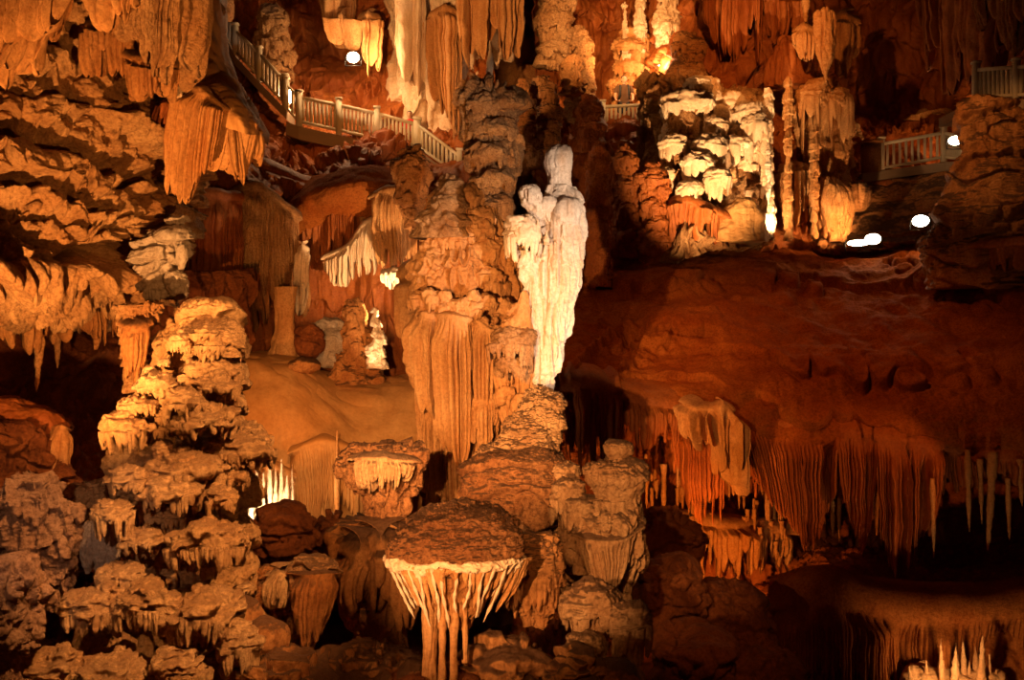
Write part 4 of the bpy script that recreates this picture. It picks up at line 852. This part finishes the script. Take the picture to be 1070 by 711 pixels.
# bright tier cluster right of centre
bt = empty('tiered_dripstone', W(735, 250, 33), 'dazzling cluster of tiered dripstones right of the white figure', 'dripstone')
PT('mass', patch([[(672,75,36),(700,75,34.6),(730,72,34.2),(760,90,34.6),(800,100,36)],
                  [(672,110,35),(700,105,33.6),(730,100,33.2),(765,105,33.8),(800,110,35.4)],
                  [(672,150,34),(700,150,32.6),(730,145,32.4),(765,140,33.2),(800,140,35)],
                  [(672,200,33.6),(700,200,32),(730,195,31.8),(765,190,32.8),(800,190,34.6)],
                  [(672,280,33),(700,275,31.4),(730,270,31.2),(765,262,32),(800,262,34)]], 340, 300, warp=(1.2, .25), seed=391, lump=(1, .3), tier=(.95, .5, .8, .22), flute=(.24, .2), fine=(.2, .06)), 'tan', bt)
for i, (x0, x1, yt, ye, yb, Y) in enumerate([(716,744,80,90,108,32.6),(692,744,94,108,130,32.4),(735,762,122,132,150,32.4),(724,760,142,152,176,32),(690,722,142,152,176,32.2),(712,746,158,168,200,31.6),(756,786,140,150,180,32.4),(735,764,176,186,214,31.4),(682,706,176,186,205,32),(768,800,108,118,146,32.6),(706,735,190,198,222,31.4),(776,806,118,128,160,32.4)]):
    ledge(bt, x0, x1, yt, ye, yb, Y, 'pale', seed=392+i, dr=.8, flat=.7, frk=dict(per=7, nv=26, rag=.6))
encrust(bt, [(80,720,742),(110,692,790),(150,688,802),(200,700,790),(225,710,770)], 33.4, .35, 40, 'pale', 34, 6, 14, 84, 215)
S('boulder', 'sandy fan-shaped rock lit at its right edge below the bright tiers', 'boulder', loft([(206,772,782),(210,766,790),(218,759,794),(230,753,798),(242,747,800),(252,742,802)], 31.6, .7, H=110, N=150, seed=405, warp=(.8,.2), lump=(.6, .12), flute=(.3, .06), fine=(.2,.03)), 'slope')
cols = [((795,809,92,248,32.6),'pale','knotted white-lit stalagmite, left of the slender pillars'),((818,829,80,252,33),'golden','very slender tall amber pillar among the bright formations'),((800,806,150,250,32.2),'white','short blazing white stalagmite at the foot of the knotted one'),((846,856,130,250,33.4),'golden','slender amber pillar in front of the bulbous mass')]
for i, ((x0, x1, y0, y1, Y), mt, la) in enumerate(cols):
    hw = (x1-x0)/2; cx = (x0+x1)/2; rs = np.random.RandomState(i)
    rows = [(y0+(y1-y0)*f, cx-hw*k, cx+hw*k) for f, k in zip(np.linspace(0, 1, 11), [.35]+list(.6+.5*rs.rand(10)))]
    S('stalagmite', la, 'stalagmite', loft(rows, Y, .9, H=300, N=90, seed=410+i, lump=(.4, .08), tier=(.45, .08, .4, .15), flute=(.12, .05), fine=(.1, .02)), mt)
bm = empty('bulbous_dripstone', W(862, 250, 34), 'bulbous orange dripstone mass with hanging ribs on the upper right', 'dripstone')
PT('mass', loft([(84,846,862),(92,838,874),(110,834,884),(140,832,888),(170,836,888),(195,842,890),(215,842,893),(235,846,890),(252,852,884)], 35, .7, H=320, N=300, seed=421, warp=(1.2, .2), lump=(.9, .25), flute=(.28, .25), tier=(1.3, .25, .5, .2), fine=(.2, .05)), 'golden', bm)
PT('bulb', loft([(186,858,874),(196,852,886),(212,850,892),(230,852,892),(244,858,886),(252,864,880)], 33.8, .8, H=140, N=200, seed=422, lump=(.6, .12), flute=(.18, .1)), 'golden', bm)
for i, (x0, x1, yt, ye, yb) in enumerate([(834,868,84,100,170),(862,890,92,104,150),(832,850,100,108,140)]):
    ledge(bm, x0, x1, yt, ye, yb, 33.8, 'golden', seed=423+i, dr=.8, flat=.7, frk=dict(rag=.5, grp=.2))
S('stalactite', 'thick hanging stalactite with rounded head at the upper right', 'stalactite', loft([(10,858,868),(14,852,873),(30,851,874),(50,853,873),(66,856,870),(78,860,866),(86,862,864)], 33, .8, H=200, N=160, seed=431, lump=(.5, .1), flute=(.2, .12), fine=(.15, .03)), 'golden')
S('dripstone_ledge', 'gold fringe left of the thick hanging stalactite', 'dripstone', drape([(828,34,33.8),(840,30,33.4),(856,36,33.6)], [(830,62,33.8),(842,72,33.4),(855,66,33.6)], 9, seed=432, bulge=.15, thick=.5, rag=.5), 'golden')
S('stalactite', 'thin gold stalactite with pointed tip at the top right of centre', 'stalactite', stal(842, -20, 28, 6, 34, seed=433), 'golden')
S('dripstone_mound', 'dark red conical fluted mound above the slender pillars', 'dripstone', loft([(36,818,828),(50,808,840),(70,800,850),(84,798,854),(92,800,852)], 35, .8, H=160, N=220, seed=434, flute=(.25, .16), lump=(.8, .1)), 'red')
for i, (t, b, n, mt, la, k) in enumerate([
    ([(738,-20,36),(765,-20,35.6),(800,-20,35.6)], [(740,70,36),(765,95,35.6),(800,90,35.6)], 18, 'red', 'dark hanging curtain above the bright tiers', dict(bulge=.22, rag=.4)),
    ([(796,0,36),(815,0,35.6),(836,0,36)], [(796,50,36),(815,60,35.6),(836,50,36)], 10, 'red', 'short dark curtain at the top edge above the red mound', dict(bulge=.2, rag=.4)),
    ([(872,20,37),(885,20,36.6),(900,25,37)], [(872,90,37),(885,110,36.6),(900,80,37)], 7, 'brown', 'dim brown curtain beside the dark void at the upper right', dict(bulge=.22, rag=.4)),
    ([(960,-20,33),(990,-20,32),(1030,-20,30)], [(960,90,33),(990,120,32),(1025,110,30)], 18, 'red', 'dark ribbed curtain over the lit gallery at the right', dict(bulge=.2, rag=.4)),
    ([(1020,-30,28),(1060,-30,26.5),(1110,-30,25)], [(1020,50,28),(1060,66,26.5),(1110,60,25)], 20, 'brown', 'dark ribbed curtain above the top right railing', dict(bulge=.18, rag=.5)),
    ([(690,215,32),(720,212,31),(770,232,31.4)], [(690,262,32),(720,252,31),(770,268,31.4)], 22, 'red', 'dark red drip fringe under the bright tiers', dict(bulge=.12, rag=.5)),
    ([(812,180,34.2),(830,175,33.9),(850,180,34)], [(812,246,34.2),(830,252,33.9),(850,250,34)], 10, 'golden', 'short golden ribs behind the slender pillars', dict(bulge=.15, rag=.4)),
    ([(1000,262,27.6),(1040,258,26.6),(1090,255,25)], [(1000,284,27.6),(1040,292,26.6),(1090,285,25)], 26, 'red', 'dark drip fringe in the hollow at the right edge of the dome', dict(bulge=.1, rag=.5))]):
    S('calcite_curtain', la, 'curtain', drape(t, b, n, seed=440+i, thick=.4, tip=.1, per=9, nv=50, fold=.7, fadein=.1, fine=.04, **k), mt)

# right gallery
S('rock_bank', 'brown masonry-like bank carrying the lit gallery on the right', 'rock',
  patch([[(885,176,38),(930,182,37.6),(970,176,37),(1010,166,36),(1040,160,34)],
         [(885,184,35.4),(930,186,35.2),(970,180,35),(1010,172,34.4),(1040,165,32)],
         [(885,215,34.8),(930,215,34.6),(970,215,34.2),(1010,210,33),(1040,205,31)],
         [(885,262,33.6),(930,262,33.4),(970,262,33),(1010,262,31),(1040,262,29)]], 180, 260, warp=(1.5, .2), seed=451, lump=(1.2, .2), tier=(.7, .12, .1, .8), fine=(.4, .06)), 'brown')
S('rock_buttress', 'brown rock buttress under the top right railing', 'rock', loft([(104,1010,1120),(108,1006,1130),(130,1003,1150),(160,1002,1160),(200,990,1180),(235,972,1200),(262,965,1220),(300,970,1240)], 28.5, .5, H=300, N=360, seed=452, warp=(1.2, .3), lump=(1, .3), tier=(1.2, .25, .2, .5), fine=(.3, .08), crack=(1.2, .12)), 'brown')
S('boulder', 'brown dripstone knob at the left end of the lit gallery', 'boulder', boulder(897,205,14,18,34, seed=453, flute=(.25, .12)), 'brown')
S('boulder', 'pale lit rock in the gap between bulbous mass and gallery', 'boulder', boulder(893,150,10,20,38, seed=454, crack=(.5, .1)), 'pale')
S('rock_arch', 'orange-lit ragged rim of rock behind the lit gallery lamp', 'rock', loft([(118,990,1000),(116,970,985),(120,952,965),(126,946,960)], 38, .8, H=90, N=90, seed=455, lump=(.5, .2), fine=(.2, .06)), 'tan')
for i, (x, y, rx, ry) in enumerate([(855,258,9,5),(872,262,7,4),(890,262,8,4),(930,258,10,4),(948,256,9,3),(800,252,9,6),(790,258,7,4)]):
    S('boulder', 'small loose stone lying along the crest of the dome', 'stone', boulder(x, y-3, rx, ry, 33.5, seed=456+i), 'brown', 'loose stones along the dome crest')
#%% railings, people and lamps
def railing(label, segs, mat='concrete', nb=8, group=None, last_post=True):
    """segs: list of posts (x, ytop, ybottom, Y)"""
    P = [(W(x, yt, Y), W(x, yb, Y)) for x, yt, yb, Y in segs]
    r = empty('railing', P[0][1], label, 'railing', group)
    for i, (a, b) in enumerate(P):
        h = a[2]-b[2]
        if i < len(P)-1 or last_post:
            V1, Q1 = join(box((a[0], a[1], (a[2]+b[2])/2+.04), (.17, .17, h+.16)), box((a[0], a[1], a[2]+.15), (.22, .22, .06)))
            PT('post', (V1, Q1), mat, r)
    for (a, b), (c, d) in zip(P[:-1], P[1:]):
        L = math.hypot(c[0]-a[0], c[1]-a[1]); rz = math.atan2(c[1]-a[1], c[0]-a[0])
        for nm, p, q, t in (('top_rail', a, c, .10), ('bottom_rail', b, d, .09)):
            m = (p+q)/2; off = -.06 if nm == 'top_rail' else .12
            PT(nm, box((m[0], m[1], m[2]+off), (L, .12, t), rz, shear=(q[2]-p[2])/L), mat, r)
        n = nb
        for k in range(n):
            f = (k+1)/(n+1); u = a+(c-a)*f; w = b+(d-b)*f
            PT('baluster', box((u[0], u[1], (u[2]-.06+w[2]+.12)/2), (.085, .06, u[2]-w[2]-.18), rz), mat, r)
    return r
mainp = [(313,100,131,34),(354,108,140,34.2),(394,117,149,34.4),(435,128,156,34.6)]
railing('long cream baluster railing along the walkway, level part', mainp, nb=9)
railing('cream stair railing stepping down right to the lumpy column', [(437,129,157,34.5),(480,161,187,33.6)], nb=9)
railing('stair railing climbing to the upper left beside the ramp', [(226,-6,18,35.4),(246,30,57,35),(271,54,84,34.6),(298,83,112,34.2)], nb=6)
railing('short railing at the stair foot with glare behind', [(299,86,115,34.1),(312,100,131,34)], nb=1)
railing('small railing in front of the standing visitor', [(630,110,136,37),(675,108,134,37)], nb=9)
railing('dim railing of the lit gallery at the right', [(921,149,180,35.2),(986,137,168,34.6),(1006,141,170,34.2)], nb=9)
railing('railing at the top right corner above the buttress', [(1020,71,107,29),(1062,68,104,28),(1110,66,103,27)], nb=8)
# walkway slab
def slab(label, pts, th, wdt, name='walkway_slab'):
    T = [W(x, y, Y) for x, y, Y in pts]; Vs = []
    G = []
    for p in T:
        G.append([p+np.array([0, -.15, 0]), p+np.array([0, wdt, 0]), p+np.array([0, wdt, -th]), p+np.array([0, -.15, -th])])
    G = cr(np.array(G), 80, smooth=False)
    V, Q = mesh_from_grid(G, True)
    k = len(V)
    Q = np.concatenate([Q, [[0, 1, 2, 3], [k-1, k-2, k-3, k-4]]])
    return tag(build(name, V, Q, M['concrete_dark'], smooth=False), label, 'walkway')
slab('concrete walkway slab below the level railing', [(300,128,34.1),(313,133,34),(354,142,34.2),(394,151,34.4),(437,158,34.6)], .42, 1.6)
slab('concrete stair slab stepping down right', [(437,158,34.5),(482,189,33.6)], .3, 1.2, 'stair_slab')
slab('concrete stair slab climbing to the upper left', [(226,20,35.4),(246,59,35),(271,86,34.6),(300,116,34.1)], .3, 1.2, 'stair_slab')
slab('small viewing platform under the visitor railing', [(622,137,37),(684,135,37)], .3, 2.2, 'viewing_platform')
slab('gallery slab under the dim right railing', [(900,182,35.4),(986,170,34.6),(1010,170,34.2)], .3, 2, 'walkway_slab')
slab('walkway slab under the top right railing', [(1012,108,29),(1062,105,28),(1120,104,27)], .25, 2, 'walkway_slab')
S('gatepost', 'stout square masonry post at the left end of the lit gallery railing', 'post', join(box(W(910,165,35.3), (.55, .4, 1.0)), box(W(910,149,35.3), (.65, .5, .1))), 'brown')

def person(label, x, yhead, Y, foot, shirt, name='person', straps=False, yaw=0):
    hz = W(x, yhead, Y); fz = W(x, foot, Y)[2]; H = hz[2]-fz; k = H/1.75
    r = empty(name, (hz[0], Y, fz), label, 'person')
    def up(rows, N=40, H_=60, cx=0, cy=0, sd=1, parent=r, nm='body', mat='skin'):
        R = np.array(rows, float); R = cr(R, H_)
        th = np.linspace(0, 2*np.pi, N, endpoint=False)
        G = np.zeros((H_, N, 3))
        G[..., 0] = hz[0]+k*(R[:, 0:1]+R[:, 2:3]*np.cos(th)); G[..., 1] = Y+k*(R[:, 1:2]+R[:, 3:4]*np.sin(th)); G[..., 2] = fz+k*R[:, 4:5]
        G = np.concatenate([G[:1].mean(1, keepdims=True).repeat(N, 1), G, G[-1:].mean(1, keepdims=True).repeat(N, 1)])
        return mesh_from_grid(G, True)
    # rows: x, y, rx, ry, z
    torso = up([(0,0,.03,.03,1.74),(0,0,.07,.085,1.71),(0,0,.078,.098,1.63),(0,-.01,.07,.09,1.56),(0,0,.052,.06,1.50),(0,0,.06,.06,1.46),(0,0,.17,.09,1.42),(0,0,.20,.11,1.34),(0,0,.185,.12,1.2),(0,0,.155,.105,1.05),(0,0,.175,.12,.92),(0,0,.15,.11,.8)])
    arms = []
    for s in (-1, 1):
        arms.append(up([(s*.19,0,.05,.05,1.42),(s*.23,0,.055,.055,1.3),(s*.26,-.02,.045,.045,1.12),(s*.25,-.12,.038,.038,.98),(s*.20,-.24,.03,.028,.93),(s*.19,-.3,.04,.02,.92),(s*.19,-.36,.02,.012,.91)], 20, 40))
        for fgr in range(4):
            arms.append(up([(s*(.165+.018*fgr),-.34,.008,.008,.925),(s*(.165+.018*fgr),-.385,.008,.008,.915),(s*(.165+.018*fgr),-.40,.007,.007,.885-.003*fgr)], 8, 8))
        arms.append(up([(s*.15,-.30,.009,.009,.925),(s*.13,-.34,.008,.008,.905)], 8, 8))
    legs = [up([(s*.09,0,.09,.10,.9),(s*.10,0,.085,.09,.7),(s*.10,-.01,.06,.06,.48),(s*.10,.01,.055,.06,.3),(s*.10,0,.04,.045,.08),(s*.10,-.05,.045,.11,.04),(s*.10,-.05,.045,.11,.0)], 20, 50) for s in (-1, 1)]
    nose = up([(0,-.10,.008,.012,1.64),(0,-.108,.014,.018,1.605),(0,-.10,.012,.01,1.59)], 10, 10)
    ears = [up([(s*.08,0,.008,.02,1.655),(s*.084,0,.012,.024,1.625),(s*.08,0,.008,.016,1.59)], 10, 10) for s in (-1, 1)]
    PT('body', join(torso, *arms, *legs, nose, *ears), 'skin', r)
    sh = [up([(0,0,.065,.065,1.47),(0,0,.178,.10,1.43),(0,0,.21,.122,1.34),(0,0,.197,.132,1.2),(0,0,.17,.118,1.05),(0,0,.19,.135,.92),(0,0,.19,.135,.88)])]
    for s in (-1, 1): sh.append(up([(s*.17,0,.06,.06,1.43),(s*.225,0,.07,.068,1.34),(s*.25,0,.065,.065,1.22)], 20, 20))
    PT('shirt', join(*sh), shirt, r)
    PT('trousers', join(*[up([(s*.085,0,.10,.125,.93),(s*.10,0,.10,.11,.7),(s*.10,0,.075,.075,.48),(s*.10,.01,.07,.075,.1)], 20, 40) for s in (-1, 1)]), 'trousers', r)
    PT('hair', up([(0,.01,.03,.03,1.755),(0,.015,.078,.095,1.72),(0,.02,.086,.10,1.65),(0,.04,.082,.08,1.57)]), 'hair', r)
    PT('eyes', join(*[up([(s*.03,-.089,.006,.006,1.652),(s*.03,-.092,.012,.007,1.645),(s*.03,-.089,.006,.006,1.638)], 10, 8) for s in (-1, 1)]), 'hair', r)
    PT('mouth', up([(0,-.086,.012,.006,1.572),(0,-.089,.024,.008,1.567),(0,-.086,.012,.006,1.562)], 12, 8), 'strap', r)
    if straps:
        for s in (-1, 1):
            pts = np.array([(s*.12,.08,1.44),(s*.12,-.02,1.465),(s*.125,-.115,1.38),(s*.13,-.145,1.25),(s*.14,-.13,1.1),(s*.17,-.03,1.0)]); pts = cr(pts, 30)
            a = np.array([(-.025,0,0),(.025,0,0),(.025,-.02,0),(-.025,-.02,0)])
            G = np.array([[hz[0], Y, fz]])[None]+k*(pts[:, None, :]+a[None])
            PT('backpack_strap', mesh_from_grid(G, True), 'strap', r)
        PT('backpack', up([(0,.2,.06,.04,1.42),(0,.22,.15,.10,1.38),(0,.22,.16,.11,1.15),(0,.21,.14,.09,.98),(0,.2,.06,.04,.95)]), 'strap', r)
    return r
person('visitor in a brown top with black backpack straps standing at the small railing', 652, 79, 37.7, 139, 'shirt_brown', straps=True)
person('visitor in a red top half hidden behind the walkway railing', 428, 116, 35.6, 170, 'shirt_red')

def lamp(label, x, y, Y, w=.30, h=.22, tilt=(0, 0), glow='glow', power=0, col=(1, .7, .4), size=.15, aim=None, spot=None, blend=.6):
    p = W(x, y, Y)
    d = (W(*aim)-p) if aim else np.array([0, -1.0, .2]); d = d/np.linalg.norm(d)
    r = empty('floodlight', p, label, 'lamp')
    q = Vector(d).to_track_quat('-Z', 'Y')
    def place(vq):
        V, Q = vq; V = np.array([q @ Vector(v) for v in V])+p; return V, Q
    def drum(rs_zs, n=28):
        th = np.linspace(0, 2*np.pi, n, endpoint=False)
        G = np.array([[(r_*w*np.cos(t), r_*h*np.sin(t), z_) for t in th] for r_, z_ in rs_zs]); return mesh_from_grid(G, True)
    PT('housing', place(drum([(.001, .22), (.25, .22), (.30, .18), (.44, .10), (.50, .0), (.54, -.03), (.54, -.06), (.49, -.06), (.47, .0)])), 'metal', r)
    PT('glass', place(drum([(.001, -.035), (.25, -.03), (.42, -.015), (.475, .0)])), glow, r)
    PT('bracket', join(box(p+np.array([w/2+.05, .02, -.1]), (.02, .05, .35)), box(p+np.array([-w/2-.05, .02, -.1]), (.02, .05, .35)), box(p+np.array([0, .02, -.27]), (w+.12, .05, .02))), 'metal', r)
    if power:
        light(label, p+d*.12, power, col, size, aim=W(*aim) if aim else None, spot=spot, blend=blend)
    return r
def light(nm, p, power, col=(1, .45, .1), size=.3, aim=None, spot=None, blend=.6):
    t = 'SPOT' if aim is not None and spot else 'POINT'
    l = bpy.data.lights.new('lamp_or_fill', t); l.energy = power; l.color = col; l.shadow_soft_size = size  # serves cave lamps and added, unseen fill lights alike
    o = bpy.data.objects.new('lamp_or_fill', l); COL.objects.link(o); o.location = p
    if t == 'SPOT':
        l.spot_size = math.radians(spot); l.spot_blend = blend
        o.rotation_euler = (Vector(aim)-Vector(p)).to_track_quat('-Z', 'Y').to_euler()
    return o
def LT(px, aim, power, col, spot=60, size=.25, blend=.7):
    return light('l', W(*px), power, col, size, aim=W(*aim) if aim else None, spot=spot, blend=blend)

WARM = (1, .45, .12); AMB = (1, .38, .08); HOT = (1, .62, .30); RED = (1, .27, .035)
lamp('floodlight glaring from the wall above the walkway', 369, 60, 34.8, .42, .36, aim=(372,50,20))
lamp('floodlight blazing behind the stair foot railing', 303, 100, 34.6, .24, .5, aim=(303,110,20))
lamp('amber lamp under the rock rim of the right gallery', 1003, 124, 36.5, .5, .4, aim=(1000,130,20), glow='glow_dim')
lamp('white floodlight on the right gallery railing', 998, 147, 33.9, .42, .3, aim=(985,160,20))
lamp('tilted floodlight on the rock above the dome crest', 962, 231, 31.6, .5, .36, aim=(900,300,20))
lamp('floodlight lying on the dome crest, left of a pair', 897, 254, 32.6, .7, .2, aim=(860,230,28))
lamp('floodlight lying on the dome crest, right of a pair', 912, 250, 32.6, .5, .34, aim=(900,250,20))
lamp('lamp half hidden by rocks right of the visitor', 690, 66, 38, .2, .25, aim=(670,60,30))
#LIGHTS
# statue key
LT((1060,520,9.5), (583,285,18), 5200, (1, .74, .56), 26, .07, .4)
# left wall from below, tower from above
LT((-60,520,9.5), (90,200,14.5), 3200, (1, .45, .13), 80, .05)
LT((330,330,8), (210,140,15.2), 1100, (1, .43, .11), 45, .05)
LT((520,-260,8), (180,540,12.8), 4700, (1, .46, .15), 36, .03)
LT((250,-120,7.5), (170,650,12), 1250, (1, .48, .17), 30, .03)  # extra spot added to brighten the lower tower
LT((-60,470,8.5), (60,545,12.6), 170, (1, .58, .36), 50, .03)
LT((600,330,8.5), (440,640,12.5), 200, WARM, 60, .08)
# centre
LT((290,400,8), (480,400,18.6), 7000, (1, .51, .19), 42, .05)
LT((240,560,6), (560,530,15.5), 3000, (1, .50, .19), 34, .04)
LT((300,712,9.5), (480,600,12.3), 330, (1, .5, .2), 60, .03)
LT((560,250,8), (620,540,15), 1300, (1, .5, .18), 24, .05)
# dome, then unseen lights added for dim areas
LT((700,-100,20), (840,360,26), 1500, RED, 52, .2)
LT((1300,470,16), (900,500,23.4), 900, (1, .32, .06), 26, .03, .4)
LT((700,650,22), (745,530,27), 1000, (1, .32, .05), 100, .06)
LT((640,520,20), (735,470,23.5), 600, AMB, 40, .05)
LT((1000,712,19.6), (1000,690,20.6), 130, HOT, 150, .1)
LT((860,560,17), (900,680,22), 8, RED, 80, .1)
LT((820,420,12), (730,640,17.5), 230, (1, .33, .07), 36, .05)  # added red spot, lifts the dark boulders
LT((560,120,21), (665,345,27), 420, (1, .3, .05), 50, .05)  # added from the left to brighten the dome's left flank
LT((790,-60,28), (780,60,36), 1500, (1, .38, .09), 70, .1)  # added to bring up the dim curtains above the tiers
LT((400,380,-1), None, 200, (1, .16, .015), 60, 1.0)  # added red fill behind the camera, no lamp there; reddens the shadows
LT((100,400,16.5), (60,380,21), 50, (1, .25, .03), 120, .1)  # added red light so the black recess wall shows
# crest and gallery lamps, then an added spot
LT((897,250,32.2), (845,200,34), 380, (1, .52, .2), 120, .08)
LT((962,231,31.3), (900,290,32), 25, WARM, 140, .1)
LT((740,330,26), (738,145,32.5), 7500, (1, .60, .27), 46, .05, 1.0)
LT((806,240,31.8), (812,180,33), 420, HOT, 130, .06)
LT((998,146,33.6), None, 12, HOT)
LT((1003,126,36), None, 90, WARM)
LT((900,160,36.8), None, 60, HOT)
LT((950,60,26), (1040,160,28), 280, (1, .42, .12), 60, .08)  # added spot, lifts the dark right buttress
# centre top
LT((600,-60,30), (640,60,39), 2500, (1, .52, .19), 50, .1)
LT((630,60,35.5), (662,50,38.8), 420, (1, .5, .17), 110, .08)  # added to open up the dark rocks around the visitor
LT((690,66,37.4), None, 200, HOT)
LT((350,40,20), (485,50,35), 7500, (1, .49, .17), 36, .08)
LT((369,62,34.2), None, 400, HOT)
LT((303,102,34.3), None, 120, HOT)
LT((380,20,29), (340,110,35), 300, AMB, 60, .08)
LT((470,330,21), (515,160,26), 900, (1, .46, .13), 50, .06)
# mid-left
LT((414,350,26.0), (388,265,29), 1100, HOT, 80, .05)
LT((392,398,25.2), (392,340,26.2), 120, HOT, 75, .05)
LT((324,345,26.6), (316,300,28.2), 260, HOT, 150, .06)
LT((300,300,19), (345,430,25), 650, (1, .44, .13), 60, .1)
LT((278,555,21.2), (282,500,21.8), 220, (1, .66, .34), 160, .1)
LT((346,545,21), (352,500,22.5), 90, HOT, 160, .1)
LT((260,540,18), (270,280,28), 700, (1, .34, .07), 60, .1)
for o in bpy.data.objects:
    if '_o' in o.keys(): del o['_o']
